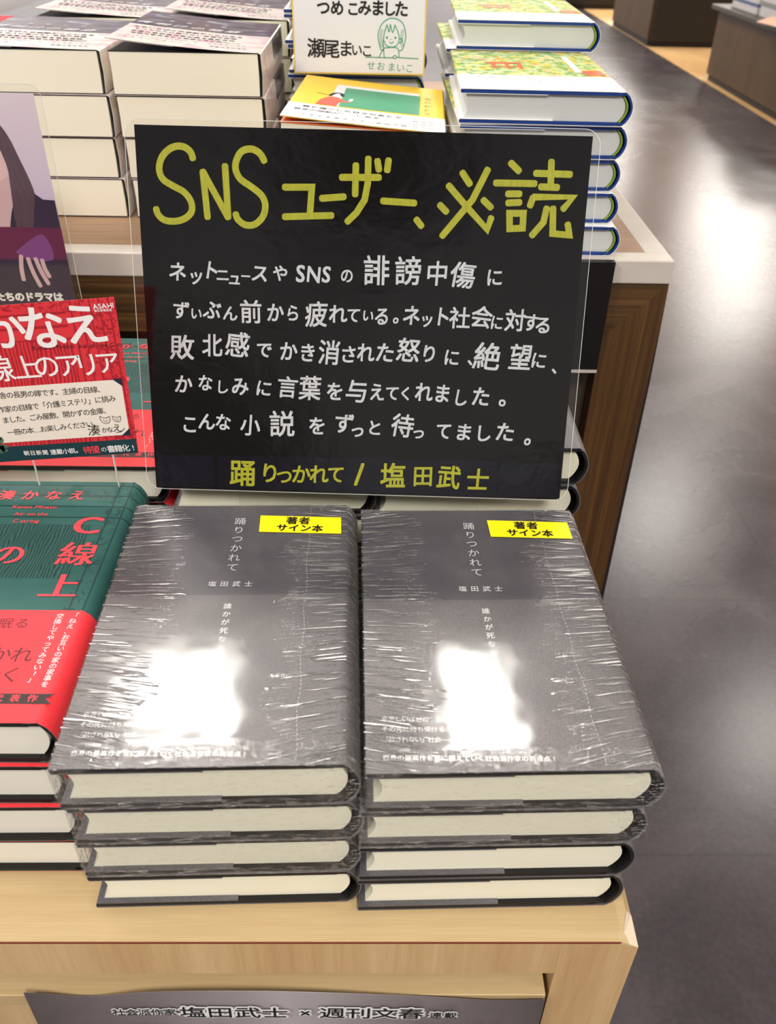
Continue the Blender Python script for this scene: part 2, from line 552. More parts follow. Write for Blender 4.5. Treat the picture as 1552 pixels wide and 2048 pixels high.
def shrink_film():
    m = Mt('shrink_film')
    m.n.remove(m.b)
    x, y, z = m.sep()
    ax = m.math('ABSOLUTE', m.math('SUBTRACT', x, 6.4))
    fan = m.math('MULTIPLY', m.math('MULTIPLY', ax, m.math('SUBTRACT', y, 12.0)), 0.025)
    cmb = m.n.new('ShaderNodeCombineXYZ')
    m.l.new(m.math('MULTIPLY', x, 0.36), cmb.inputs[0])
    m.l.new(m.math('MULTIPLY', m.math('ADD', y, fan), 6.5), cmb.inputs[1])
    m.l.new(m.math('MULTIPLY', z, 1.5), cmb.inputs[2])
    st = m.noise(vec=cmb.outputs[0], detail=4, rough=0.6)
    streak = m.ramp(st, [(0.51, (0, 0, 0, 1)), (0.62, (1, 1, 1, 1))])
    wob = m.noise((0.4, 0.9, 0.4), 3)
    edge = m.math('MULTIPLY', m.math('SUBTRACT', m.math('ADD', ax, m.math('MULTIPLY', wob, 4.0)), 4.9), 0.55, clamp=True)
    edge = m.math('MULTIPLY', edge, m.math('MULTIPLY', m.math('SUBTRACT', 9.72, m.math('ABSOLUTE', m.math('SUBTRACT', y, 9.7))), 4.0, clamp=True))
    ends = m.math('MULTIPLY', m.math('SUBTRACT', m.math('ABSOLUTE', m.math('SUBTRACT', y, 9.7)), 8.2), 0.6, clamp=True)
    crump = m.noise((1.6, 1.6, 2.6), 5, 1.2, 0.6)
    tips = m.math('MAXIMUM', 0.10, m.math('MULTIPLY', m.math('SUBTRACT', ax, 4.0), 0.6, clamp=True))
    cr = m.math('MULTIPLY', crump, m.math('MULTIPLY', ends, tips))
    h = m.math('ADD', m.math('MULTIPLY', m.math('MULTIPLY', streak, edge), 0.09), m.math('MULTIPLY', cr, 0.2))
    h = m.math('ADD', h, m.math('MULTIPLY', m.noise((0.22, 0.22, 0.22), 2), 0.06))
    fine = m.noise((1.6, 3.0, 6.0), 4, 1.5)
    lo = m.math('MAXIMUM', 0.25, m.math('MAXIMUM', tips, m.math('MULTIPLY', m.math('SUBTRACT', 0.75, z), 2.5, clamp=True)))
    h = m.math('ADD', h, m.math('MULTIPLY', fine, m.math('MULTIPLY', m.math('MULTIPLY', ends, lo), 0.30)))
    b = m.n.new('ShaderNodeBump'); b.inputs['Strength'].default_value = 1.0; b.inputs['Distance'].default_value = S
    m.l.new(h, b.inputs['Height'])
    t = m.n.new('ShaderNodeBsdfTransparent'); t.inputs[0].default_value = (0.97, 0.97, 0.965, 1)
    g = m.n.new('ShaderNodeBsdfGlossy'); m.l.new(m.math('ADD', 0.10, m.math('MULTIPLY', m.math('MULTIPLY', streak, edge), 0.30)), g.inputs['Roughness'])
    m.l.new(b.outputs[0], g.inputs['Normal'])
    fac = m.math('ADD', m.schlick(0.045), m.math('ADD', 0.0, m.math('MULTIPLY', m.math('MULTIPLY', streak, edge), 0.75)), clamp=True)
    fac = m.math('ADD', fac, m.math('MULTIPLY', m.ramp(crump, [(0.60, (0, 0, 0, 1)), (0.70, (1, 1, 1, 1))]), m.math('MULTIPLY', m.math('MULTIPLY', ends, tips), 0.10)), clamp=True)
    fac = m.math('ADD', fac, m.math('MULTIPLY', m.ramp(fine, [(0.55, (0, 0, 0, 1)), (0.63, (1, 1, 1, 1))]), m.math('MULTIPLY', m.math('MULTIPLY', ends, lo), 0.45)), clamp=True)
    xx = m.n.new('ShaderNodeMixShader')
    m.l.new(fac, xx.inputs[0]); m.l.new(t.outputs[0], xx.inputs[1]); m.l.new(g.outputs[0], xx.inputs[2])
    m.l.new(xx.outputs[0], m.out.inputs[0])
    return m.m
FILM = shrink_film()
ACRYL = clear('clear_acrylic', (252, 253, 252), 0.03, 0.03)
SLEEVE = clear('clear_plastic_sleeve', (253, 253, 252), 0.02, 0.05)
EDGEC = flat('acrylic_edge', (206, 210, 204), 0.3, 0.5)

# ------------------------------------------------------------------ setting
def floor_mat():
    m = Mt('grey_vinyl_tiles')
    x, y, z = m.sep()
    tx = m.math('DIVIDE', m.math('SUBTRACT', x, 91.9), 61.0)
    ty = m.math('DIVIDE', m.math('SUBTRACT', y, 115.5), 61.0)
    dx = m.math('ABSOLUTE', m.math('SUBTRACT', m.math('FRACT', m.math('ADD', tx, 0.5)), 0.5))
    dy = m.math('ABSOLUTE', m.math('SUBTRACT', m.math('FRACT', m.math('ADD', ty, 0.5)), 0.5))
    seam = m.math('LESS_THAN', m.math('MINIMUM', dx, dy), 0.0035)
    cid = m.n.new('ShaderNodeCombineXYZ')
    m.l.new(m.math('FLOOR', tx), cid.inputs[0]); m.l.new(m.math('FLOOR', ty), cid.inputs[1])
    w = m.n.new('ShaderNodeTexWhiteNoise'); m.l.new(cid.outputs[0], w.inputs[0])
    big = m.noise((0.03, 0.03, 0.03), 5, 0.8, 0.6)
    fine = m.noise((1.2, 1.2, 1.2), 4)
    mot = m.mix(0.25, big, fine)
    c = m.ramp(mot, [(0.36, (62, 56, 61)), (0.5, (77, 71, 76)), (0.64, (94, 87, 91))])
    c = m.mix(m.math('MULTIPLY', w.outputs[0], 0.22), c, (76, 70, 76))
    c = m.mix(m.math('MULTIPLY', seam, 0.5), c, (60, 55, 60))
    m.col(c)
    m.set(rough=m.math('ADD', 0.24, m.math('MULTIPLY', big, 0.06)), spec=0.6)
    m.bump(m.math('ADD', m.math('MULTIPLY', fine, 0.4), m.math('MULTIPLY', m.noise((0.35, 0.35, 0.35), 2), 0.6)), 0.22, 0.10)
    return m.m
FLOORM = floor_mat()
CEILM = flat('ceiling_panels', (226, 222, 216), 0.8, 0.2, (206, 202, 198), (0.01, 0.01, 0.01))
def slab(name, x0, x1, y0, y1, z0, z1, m):
    o = MB().box(x0, x1, y0, y1, z0, z1).build(name, m)
    o.location.z = ZT * S
    return tag(o, kind='structure')
slab('floor', -420, 267.5, -320, 1700, -86.0, -82.3, FLOORM)
slab('ceiling', -420, 900, -320, 1700, 196, 202, CEILM)
slab('wood_floor', 267.5, 900, -320, 1700, -86.0, -82.28, OAKF)

# ------------------------------------------------------------------ front table of pale wood
tb = thing('display_table', (0, 0, 0), 0, 'pale oak front display table carrying the shrink-wrapped grey novels', 'table')
X1, Y0, X0, Y1 = 13.95, -1.58, -78.0, 47.6
top = MB()
c = 0.95
# slab with one corner planed off
prof = [(X0, Y0), (X1 - c, Y0), (X1, Y0 + 2.6), (X1, Y1), (X0, Y1)]
vs = [(X0, Y0, 0), (X1 - c, Y0, 0), (X1 - 0.35, Y0 + 1.6, 0), (X1 - 0.35, Y1, 0), (X0, Y1, 0),
      (X0, Y0, -3.2), (X1, Y0, -3.2), (X1, Y1, -3.2), (X0, Y1, -3.2), (X1, Y0, -0.55), (X1, Y0 + 1.6, -0.45), (X1, Y1, -0.45)]
top.add(vs, [(0, 1, 2, 3, 4), (8, 7, 6, 5), (0, 5, 6, 9, 1), (1, 9, 10, 2), (2, 10, 11, 3), (9, 6, 7, 11, 10), (4, 3, 11, 7, 8), (0, 4, 8, 5)])
o = top.build('tabletop', OAK, tb)
MB().box(X0, X1 - c, Y0 - 0.03, Y0 + 0.3, -0.17, -0.06).build('edge_line', REDLINE, tb)
MB().box(X0 + 3.9, 9.99, Y0 - 0.02, Y0 + 2.0, -3.2, -0.2).build('apron', OAKV, tb)
MB().add([(X1 - c + .02, Y0 - .012, -0.02), (X1 + .012, Y0 - .012, -.55), (X1 + .012, Y0 + 1.6, -.44), (X1 - .33, Y0 + 1.6, .012)], [(0, 1, 2, 3)]).build('planed_corner', BEVW, tb)
for lx in (X0, X1 - 3.9):
    for ly in (Y0 - 0.02, Y1 - 3.9):
        MB().box(lx, lx + 3.9, ly, ly + 3.9, -82.3, -3.2 if ly > 0 else -0.6).build('leg', OAKV, tb, bevel=0.12) if ly > 0 else \
            MB().add([(lx, ly, -0.2), (lx + 2.95, ly, -0.2), (lx + 3.9, ly, -0.6), (lx, ly, -82.3), (lx + 3.9, ly, -82.3),
                      (lx, ly + 3.9, -0.6), (lx + 3.9, ly + 3.9, -0.6), (lx, ly + 3.9, -82.3), (lx + 3.9, ly + 3.9, -82.3)],
                     [(0, 3, 4, 2, 1), (5, 6, 8, 7), (2, 4, 8, 6), (0, 5, 7, 3), (3, 7, 8, 4), (0, 1, 2, 6, 5)]).build('leg', OAKV, tb)
MB().box(X0 + 4.0, 9.80, Y0 - 0.30, 30, -6.1, -5.0).build('lower_shelf', OAK, tb, bevel=0.05)
MB().box(X0 + 4.0, 9.6, 2.5, 3.4, -60, -6.1).build('front_panel', OAKV, tb)

# paper banner hanging from the lower shelf
bn = thing('banner', (0, -2.05, 0), 0, 'dark grey paper banner with white-glow lettering hanging below the table top', 'poster')
gm = Mt('banner_print')
bx, by, bz = gm.sep()
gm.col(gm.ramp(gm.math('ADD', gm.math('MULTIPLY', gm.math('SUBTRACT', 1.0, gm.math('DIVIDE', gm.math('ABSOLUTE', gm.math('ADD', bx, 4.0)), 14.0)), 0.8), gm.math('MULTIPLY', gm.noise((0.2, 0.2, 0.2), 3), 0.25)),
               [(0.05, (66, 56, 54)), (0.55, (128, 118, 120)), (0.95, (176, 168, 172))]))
gm.set(rough=0.4, spec=0.4)
nx = 28
vs, fs = [], []
for i in range(nx + 1):
    t = i / nx
    x = -17.55 + t * 27.3
    ztop = -4.35 - 0.75 * t - 0.45 * math.exp(-((t - 0.12) / 0.08) ** 2) + 0.5 * math.exp(-((t - 0.45) / 0.3) ** 2) - 0.25 * math.exp(-((t - 0.9) / 0.08) ** 2)
    xb = -17.55 - 3.0 + t * 31.0
    for (yy, zz, xx) in ((0.0, ztop, x), (-0.05, -6.5, x), (-0.12, -20.0, x), (0.03, ztop, x), (-0.02, -6.5, x), (-0.09, -20.0, x)):
        vs.append((xx, yy, zz))
for i in range(nx):
    a, b = 6 * i, 6 * i + 6
    fs += [(a, a + 1, b + 1, b), (a + 1, a + 2, b + 2, b + 1), (a + 3, b + 3, b + 4, a + 4), (a + 4, b + 4, b + 5, a + 5), (a, b, b + 3, a + 3)]
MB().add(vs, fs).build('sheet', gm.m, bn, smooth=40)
fnb = lambda u, v: (u, -0.24, v)
fnw = lambda u, v: (u, -0.20, v)
mk, mw = MB(), MB()
for mb_, f_, bo in ((mw, fnw, 0.11), (mk, fnb, 0.012)):
    row(mb_, '社会派作家', (-12.85, -6.0), (-10.15, -5.97), 0.72, f_, bold=bo, sx=1.0)
    row(mb_, '塩田武士', (-8.95, -6.02), (-4.6, -6.1), 1.25, f_, bold=bo, sx=1.15)
    row(mb_, '×', (-3.0, -6.12), (-3.0, -6.12), 1.15, f_, bold=bo)
    row(mb_, '週刊文春', (-1.55, -6.13), (2.65, -6.24), 1.25, f_, bold=bo, sx=1.15)
    row(mb_, '連載', (3.98, -6.4), (4.78, -6.42), 0.72, f_, bold=bo)
mw2 = MB()
row(mw2, 'SNS時代、小説でしかたどり着けない真理がある', (-14.9, -8.05), (7.4, -8.3), 1.3, fnb, bold=0.015)
mw.build('lettering_glow', INK_W, bn)
mk.build('dark_lettering', INK_K, bn)
mw2.build('white_lettering', INK_W, bn)

# ------------------------------------------------------------------ rear table (higher), pale metal rim over brown oak
T2 = 16.7
rt = thing('display_stand', (0, 48.75, T2), 0, 'brown oak rear display stand with pale metal rim under the thick paperbacks', 'table')
RX0, RX1, RD_ = -92.0, 26.25, 84.0
MB().box(RX0 + 2, RX1 - 2.1, 2.15, RD_ - 2, -2.0, 0.0).build('tabletop', WALN_T, rt)
MB().box(RX0, RX1, 0, 2.15, -2.05, 0.03).build('rim', TRIM, rt, bevel=0.12)
MB().box(RX1 - 2.1, RX1, 2.15, RD_, -2.05, 0.03).build('rim', TRIM, rt, bevel=0.12)
MB().add([(RX0, .1, -2.1), (RX1 - .05, .1, -2.1), (RX1 - 5.15, .1, -7.2), (RX0, .1, -7.2), (RX0, 3, -2.1), (RX1 - .05, 3, -2.1), (RX1 - 5.15, 3, -7.2), (RX0, 3, -7.2)],
         [(0, 3, 2, 1), (0, 1, 5, 4), (1, 2, 6, 5), (2, 3, 7, 6), (4, 5, 6, 7)]).build('top_rail', WALN_X, rt)
MB().add([(RX1 - .05, .1, -2.1), (RX1 - .05, .1, -99), (RX1 - 5.15, .1, -99), (RX1 - 5.15, .1, -7.2),
          (RX1 - .05, 3, -2.1), (RX1 - .05, 3, -99), (RX1 - 5.15, 3, -99), (RX1 - 5.15, 3, -7.2)],
         [(0, 3, 2, 1), (0, 1, 5, 4), (1, 2, 6, 5), (2, 3, 7, 6), (3, 0, 4, 7)]).build('stile', WALN_Z, rt)
MB().add([(RX1 - .05, .1, -2.1), (RX1 + .35, .55, -12), (RX1 + .62, .8, -46), (RX1 - .05, .1, -62), (RX1 - .05, 3, -2.1), (RX1 + .35, 3, -12), (RX1 + .62, 3, -46), (RX1 - .05, 3, -62)],
         [(0, 3, 2, 1), (0, 1, 5, 4), (1, 2, 6, 5), (2, 3, 7, 6)]).build('edge_strip', BLACKP, rt)
MB().box(RX1 - .9, RX1 - .05, 3, RD_, -99, -2.1).build('side_panel', WALN_Z, rt)
MB().box(RX0, RX1 - 5.2, 2.2, 3, -99, -7.0).build('front_panel', GREYP, rt)
bp = MB().box(2.0, 20.9, 47.85, 48.55, 6.75, 16.85).build('hanging_board', BLACKP)
bp.location.z = ZT * S
tag(bp, 'plain black board hanging on the front of the brown oak stand', 'board')
bl = MB().box(2.0, 20.9, 47.83, 48.55, 6.45, 6.75).build('board_lip', TRIM, bp)

# ------------------------------------------------------------------ fixtures across the aisle
cb = thing('display_cabinet', (272, 0, -82.3), 0, 'nearest brown cabinet across the aisle, white goods on its counter', 'cabinet')
MB().box(0, 70, 430, 756, 4.5, 50).build('body', CABW, cb, bevel=0.4)
MB().box(1.5, 69, 432, 754, 0.05, 4.5).build('plinth', DARKP, cb)
MB().box(-5, 72, 425, 762, 50, 53.5).build('counter', flat('grey_counter', (70, 64, 58), 0.4), cb, bevel=0.5)
c2 = thing('display_cabinet', (268.6, 0, -82.3), 0, 'middle brown cabinet across the aisle with a dark end panel', 'cabinet')
MB().box(0, 120, 936, 1092, 5, 95).build('body', CABW, c2, bevel=0.4)
MB().box(1.0, 118, 936.5, 1090, 0.05, 5).build('plinth', DARKP, c2)
MB().box(2.0, 120, 930.5, 936, 5, 95).build('end_panel', DARKP, c2)
MB().box(2.4, 119, 932, 936.5, 0.05, 5).build('end_plinth', BLACKP, c2)
c3 = thing('display_cabinet', (262, 0, -82.3), 0, 'farthest dark cabinet across the aisle at the top edge', 'cabinet')
MB().box(-30, 60, 1250, 1400, 5, 95).build('body', DARKP, c3, bevel=0.4)
MB().box(-29, 59, 1251, 1399, 0.05, 5).build('plinth', BLACKP, c3)
def goods(x0, x1, y0, y1, z0, z1, n, name, label, cat, m, m2):
    r = thing(name, (0, 0, 0), 0, label, cat, 'white boxed goods on the far counter')
    MB().box(x0, x1, y0, y1, z0, z1).build('box', m, r, bevel=0.2)
    MB().box(x0 - 0.05, x1 - 2, y0 - 0.05, y1 + 0.05, z0 + (z1 - z0) * .3, z0 + (z1 - z0) * .45).build('printed_band', m2, r)
BOXW = flat('white_card', (226, 222, 218), 0.5, 0.4, (206, 202, 202), (0.2, 0.2, 0.2))
goods(276, 300, 690, 742, -28.8, -14, 1, 'carton', 'white carton at the far end of the nearest cabinet counter', 'box', BOXW, flat('blue_grey_print', (90, 110, 150), 0.5))
goods(276, 300, 632, 684, -28.8, -8, 1, 'carton', 'taller white carton nearer us on the nearest cabinet counter', 'box', BOXW, flat('grey_print', (150, 146, 146), 0.5))
lf = thing('leaflet', (264, 610, -27.2), 0, 'orange and white leaflet sticking out from the nearest cabinet counter', 'leaflet')
MB().add([(-4, -34, 1.2), (6, -34, 2.4), (6, 34, 2.4), (-4, 34, -1.0), (-4, -34, 0.8), (6, -34, 2.2), (6, 34, 2.2), (-4, 34, -1.4)], [(0, 1, 2, 3), (4, 7, 6, 5), (0, 3, 7, 4), (0, 4, 5, 1), (1, 5, 6, 2), (2, 6, 7, 3)]).build('sheet', flat('orange_leaflet_print', (224, 140, 92), 0.5, 0.3, (240, 222, 205), (0.12, 0.12, 0.12)), lf)

# ------------------------------------------------------------------ books
def arc(W, z0, z1, b, n=10):
    return [(W + b * math.sin(math.pi * i / n) ** 0.85, z0 + (z1 - z0) * i / n) for i in range(n + 1)]

def hardcover(W, D, T, jacket, board, pages, lining=None, bulge=0.55, flap=7.2):
    """a closed hardback: spine to the right (+x), fore-edge left, tail edge towards us"""
    r = thing('hardcover_book')
    bt = 0.30
    # dust jacket: one folded sheet with both flaps
    e = 0.05
    path = [(flap - .6, T - bt - e), (0.06, T - bt - e), (0.0, T - bt * .5), (0.06, T - e * .5), (W - .9, T - e * .5), (W - .45, T - e * .9), (W - 0.1, T - e * .5)]
    path += arc(W, T - e * .5, e * .5, bulge)[1:-1]
    path += [(W - 0.1, e * .5), (W - .45, e * .9), (W - .9, e * .5), (0.06, e * .5), (0.0, bt * .5), (0.06, bt + e), (flap, bt + e)]
    MB().ribbon(path, 0.04, 0.0, D).build('dust_jacket', jacket, r, smooth=50)
    # case: two boards and the rounded spine
    cs = MB()
    cs.box(0.10, W - .55, 0.02, D - .02, T - bt, T - .07)
    cs.box(0.10, W - .55, 0.02, D - .02, .07, bt)
    sp = [(W - .95, T - .20)] + arc(W - .02, T - .2, .2, bulge - .08) + [(W - .95, .20)]
    cs.ribbon(sp, 0.13, 0.02, D - .02)
    cs.build('case', board, r, smooth=40)
    ins = 0.30
    n = 8
    fe = [(0.34 + 0.42 * math.sin(math.pi * i / n), T - bt - (T - 2 * bt) * i / n) for i in range(n + 1)]
    sb = arc(W - .42, bt, T - bt, bulge - .12, n)
    MB().prism(fe + sb, ins, D - ins).build('page_block', pages, r, smooth=40)
    if lining:
        MB().ribbon(arc(W - .30, bt - .02, T - bt + .02, bulge - .10), 0.14, ins - .08, D - ins + .08).build('spine_lining', lining, r, smooth=40)
    return r

def film_on(r, W, D, T, bulge):
    e = 0.05
    prof = [(-e, -e * .2), (W, -e * .2)] + [(x + e, z) for x, z in arc(W, 0, T, bulge)][1:-1] + [(W, T + e), (-e, T + e)]
    n = len(prof)
    f = MB()
    ny = 12
    for j in range(ny + 1):
        y = -e * 1.5 + (D + 3 * e) * j / ny
        for x, z in prof:
            f.v.append((x, y, z))
    for j in range(ny):
        for i in range(n):
            a = j * n + i; b = j * n + (i + 1) % n
            f.f.append((a, b, b + n, a + n))
    f.f.append(tuple(range(n)))
    f.f.append(tuple(range((ny + 1) * n - 1, ny * n - 1, -1)))
    o = f.build('shrink_wrap', FILM, r, smooth=35)
    tag(o, 'crinkled clear shrink wrap')
    # perforated tear line
    p = MB()
    for k in range(70):
        y = 0.2 + k * (D - .4) / 70
        x = 10.62 + 0.05 * math.sin(y * 1.7)
        p.box(x, x + .022, y, y + .14, T + e + .006, T + e + .012)
    p.build('tear_line', INK_WG, r)
    return o

GW, GD, GT, GBU = 12.85, 19.4, 2.78, 0.62
def grey_novel(T=GT, wrapped=False, sticker=False):
    r = hardcover(GW, GD, T, GREY, BLACK, PAGES, None, GBU)
    z = T + 0.03
    # broad paper band round the lower part
    bd = MB()
    pth = [(0.02, T + .012), (GW - .9, T + .012), (GW - .45, T - .005), (GW - .1, T + .012)] + [(x + .03, zz) for x, zz in arc(GW, T, 0, GBU)][1:-1] + [(GW - .1, -.0), (0.02, -.0)]
    bd.ribbon(pth, 0.02, -0.004, 11.15)
    bd.build('paper_band', GREYB, r, smooth=50)
    fn = lambda u, v: (u, v, z)
    a = MB()
    column(a, '踊りつかれて', (6.45, 17.75), (6.45, 13.45), 0.72, fn, bold=0.004)
    row(a, '塩田武士', (5.5, 12.05), (7.48, 12.02), 0.46, fn, bold=0.02)
    a.build('title_lettering', INK_WG, r)
    b = MB()
    column(b, '誰かが死ななきゃ分かんないの?', (6.55, 10.25), (6.6, 1.62), 0.46, fn, bold=0.006)
    row(b, '息苦しいほどの“正しさ”', (0.92, 3.0), (4.4, 2.92), 0.34, fn)
    row(b, 'その先に待ち受けるのは、', (0.92, 2.42), (4.5, 2.34), 0.34, fn)
    row(b, '「赦されない」社会――', (0.92, 1.84), (3.9, 1.76), 0.34, fn)
    row(b, '自身の最高作を常に超えていく社会派作家の到達点!', (0.92, .82), (8.4, .62), 0.33, fn, bold=0.02)
    b.build('band_lettering', INK_W, r)
    # small glossy high-heeled shoe printed beside the tear line
    s = MB()
    zz = z - .006
    s.add([(x, y, zz) for x, y in smooth_path([(10.55, 5.2), (10.85, 5.15), (11.15, 4.6), (11.65, 3.95), (12.05, 3.6), (12.0, 3.42), (11.6, 3.5), (11.2, 3.95), (10.9, 4.4), (10.68, 4.5), (10.6, 3.95), (10.52, 3.95), (10.5, 4.7)], 3)], [tuple(range(12 * 3 + 1))])
    s.build('shoe_print', flat('pale_grey_varnish', (126, 122, 124), 0.2, 0.6), r)
    if wrapped:
        film_on(r, GW, GD, T, GBU)
    if sticker:
        q = MB().poly([(7.62, 18.28), (12.5, 18.02), (12.52, 16.42), (7.66, 16.66)], T + .062, T + .075).build('signed_copy_sticker', YEL, r)
        t = MB()
        f2 = lambda u, v: (u, v, T + .082)
        row(t, '著者', (9.55, 17.72), (10.3, 17.69), 0.74, f2, bold=0.035, sx=.95)
        row(t, 'サイン本', (9.0, 17.02), (11.1, 16.92), 0.72, f2, bold=0.035, sx=.95)
        t.build('sticker_lettering', INK_K, q)
    return r

ORD = ['lowest', 'second from the bottom', 'third from the bottom', 'fourth from the bottom', 'fifth from the bottom', 'sixth from the bottom', 'seventh from the bottom', 'eighth from the bottom']
_proto = {}
def take(key, maker):
    if key not in _proto:
        _proto[key] = maker()
        return _proto[key]
    return dup(_proto[key])

def pile(n, base, pitch, offs, kind, what, where, group, cat='book', key=None):
    for i in range(n):
        k, mk_ = kind(i)
        o = take(k, mk_)
        dx, dy, yaw = offs[i % len(offs)]
        put(o, (base[0] + dx, base[1] + dy, base[2] + i * pitch), yaw)
        pos = 'topmost' if i == n - 1 else ORD[i]
        w = what(i) if callable(what) else what
        tag(o, '%s, %s %s' % (w, pos, where), cat, group)
        yield o

gk = lambda wr: (lambda i: ('grey_wrap', lambda: grey_novel(wrapped=True)) if wr(i) else ('grey_plain', grey_novel))
y1 = R_(1.5)
list(pile(3, (-13.55, 0.1, 0.03), 2.83, [(0.0, .05, y1), (-.02, .08, y1), (.12, .02, y1)], gk(lambda i: i > 0),
          lambda i: 'shrink-wrapped grey hardback' if i else 'unwrapped grey hardback', 'of the front left grey pile', 'grey novels in the front piles'))
o = grey_novel(2.83, True, True)
put(o, (-13.58, 0.06, 8.53), y1)
tag(o, 'grey shrink-wrapped hardback topping the front left grey pile, yellow sticker', 'book', 'grey novels in the front piles')
y2 = R_(1.35)
list(pile(3, (-.1, 0.0, 0.03), 2.79, [(-.12, 0, y2), (-.06, 0, y2), (-.02, .02, y2)], gk(lambda i: i > 1),
          lambda i: 'shrink-wrapped grey hardback' if i > 1 else 'unwrapped grey hardback', 'of the front right grey pile', 'grey novels in the front piles'))
o = grey_novel(2.79, True, True)
put(o, (0.14, 0.0, 8.42), y2)
tag(o, 'grey shrink-wrapped hardback topping the front right grey pile by the aisle, yellow sticker', 'book', 'grey novels in the front piles')
list(pile(5, (-12.93, 22.45, 0.03), 2.84, [(0, .1, 0), (.05, .2, 0), (0, .1, 0), (.02, .15, 0), (.03, .12, 0)], gk(lambda i: False), 'grey hardback', 'of the left pile behind the black sign', 'grey novels behind the sign'))
list(pile(5, (.58, 22.1, 0.03), 2.84, [(-.02, .2, 0), (.05, .1, 0), (-.1, .15, 0), (-.12, .1, 0), (.0, .12, 0)], gk(lambda i: False), 'grey hardback', 'of the right pile, spines showing past the sign', 'grey novels behind the sign'))

# ---- green novel with red band
EW, ED, ET, EB = 12.75, 19.4, 2.86, 0.6
def green_novel():
    T = ET
    r = hardcover(EW, ED, T, GREEN, BLACK, PAGESG, None, EB)
    pth = [(3.0, T - .42), (-.03, T - .38), (-.05, T - .1), (0.02, T + .012), (EW - .9, T + .012), (EW - .45, T - .005), (EW - .1, T + .012)] + [(x + .03, zz) for x, zz in arc(EW, T, 0, EB)][1:-1] + [(EW - .1, -.0), (0.02, -.0), (-.05, .1), (-.03, .38), (3.0, .40)]
    MB().ribbon(pth, 0.02, -0.006, 7.45).build('paper_band', REDBAND, r, smooth=50)
    z = T + .03
    fn = lambda u, v: (u, v, z)
    a = MB()
    row(a, '湊かなえ', (5.15, 17.8), (9.45, 17.85), 1.05, fn, bold=0.03, rot=0)
    latin(a, 'Kanae Minato', 5.9, 16.6, .42, fn, bold=.02, sx=1.1)
    latin(a, 'Air on the', 6.25, 15.88, .42, fn, bold=.02, sx=1.1)
    latin(a, 'C string', 6.4, 15.17, .42, fn, bold=.02, sx=1.1)
    letter(a, 'C', 10.95, 14.85, 2.3, fn, sx=1.05, stem=.035)
    letter(a, '線', 11.08, 12.1, 2.2, fn, stem=.022)
    letter(a, '上', 10.95, 9.35, 2.1, fn, stem=.035)
    letter(a, 'の', 7.25, 12.0, 2.0, fn, stem=.025)
    letter(a, 'ア', 4.6, 14.2, 2.0, fn)
    letter(a, 'リ', 4.4, 11.6, 2.0, fn)
    letter(a, 'ア', 4.2, 9.2, 2.0, fn)
    a.build('title_lettering', INK_R, r)
    b = MB()
    column(b, '「ねえ、お互いの家の家事を', (12.38, 7.05), (12.3, 2.3), .40, fn)
    column(b, '交換してやってみない?」', (11.62, 7.0), (11.6, 2.6), .40, fn)
    b.build('band_white_lettering', INK_W, r)
    d = MB()
    row(d, 'ここに眠る', (6.5, 6.45), (9.85, 6.45), .8, fn, rot=0)
    row(d, '暴かれ', (8.4, 4.22), (10.6, 4.22), 1.15, fn, rot=0)
    row(d, '動く', (9.0, 2.9), (10.5, 2.9), 1.1, fn, rot=0)
    d.build('band_dark_lettering', INK_RD, r)
    q = MB().poly([(5.0, 1.72), (12.98, 1.72), (12.62, 1.42), (12.95, 1.1), (5.0, 1.1)], z - .008, z).build('band_ribbon', flat('dark_ribbon_print', (52, 38, 38), 0.5), r)
    t = MB()
    row(t, '新たな代表作', (8.0, 1.42), (12.0, 1.42), .48, lambda u, v: (u, v, z + .01), rot=0, bold=.02)
    t.build('ribbon_lettering', INK_R, q)
    return r
GK = lambda i: ('green', green_novel)
list(pile(4, (-27.45, 2.05, 0.03), ET, [(.5, .05, R_(.3)), (.15, -.1, R_(.6)), (0, .18, R_(.3)), (0, .45, 0)], GK, 'red-banded green hardback', 'of the front left green pile', 'green novels in front'))
list(pile(4, (-26.45, 23.6, 0.03), ET + .02, [(.0, .1, 0), (-.2, .2, 0), (.05, .1, 0), (0, 0, 0)], GK, 'red-banded green hardback', 'of the green pile behind the red card', 'green novels behind the card'))

# ---- white novel with garden painting, blue boards
WW, WD, WT, WB = 13.1, 19.2, 2.56, 0.62
def white_novel(lettered=True):
    T = WT
    r = hardcover(WW, WD, T, PAINT, BLUE, PAGESW, TEALB, WB, flap=7.5)
    z = T + .025
    fn = lambda u, v: (u, v, z)
    s = MB()   # orange garden table of the painting
    s.poly([(2.9, 12.6), (6.1, 12.9), (6.0, 12.2), (2.95, 11.9)], z - .01, z)
    for x in (3.3, 4.5, 5.6):
        s.poly([(x, 12.1), (x + .35, 12.1), (x + .45, 9.6), (x + .1, 9.6)], z - .01, z)
    s.poly([(3.2, 10.6), (5.9, 10.7), (5.9, 10.3), (3.2, 10.2)], z - .01, z)
    s.build('orange_table_picture', flat('orange_paint', (226, 104, 66), 0.4), r)
    s = MB().poly([(10.5, 9.0), (12.6, 9.2), (12.7, 7.0), (11.2, 6.8)], z - .01, z).build('orange_patch_picture', bpy.data.materials['orange_paint'], r)
    w = MB()
    w.poly([(10.2, 16.5), (10.75, 16.5), (10.9, 8.2), (10.3, 8.2)], z - .008, z + .002)
    w.build('white_stripe', WHITE, r)
    t = MB()
    row(t, '家族じゃなくてもいい', (1.8, 5.2), (11.2, 5.2), .55, fn, rot=0)
    row(t, 'あたらしい物語のはじまり', (2.4, 3.9), (10.2, 3.9), .38, fn, rot=0)
    t.build('band_lettering', flat('olive_print', (130, 140, 90), 0.5), r)
    return r
WK = lambda i: ('white', white_novel)
Z2 = T2 + .05
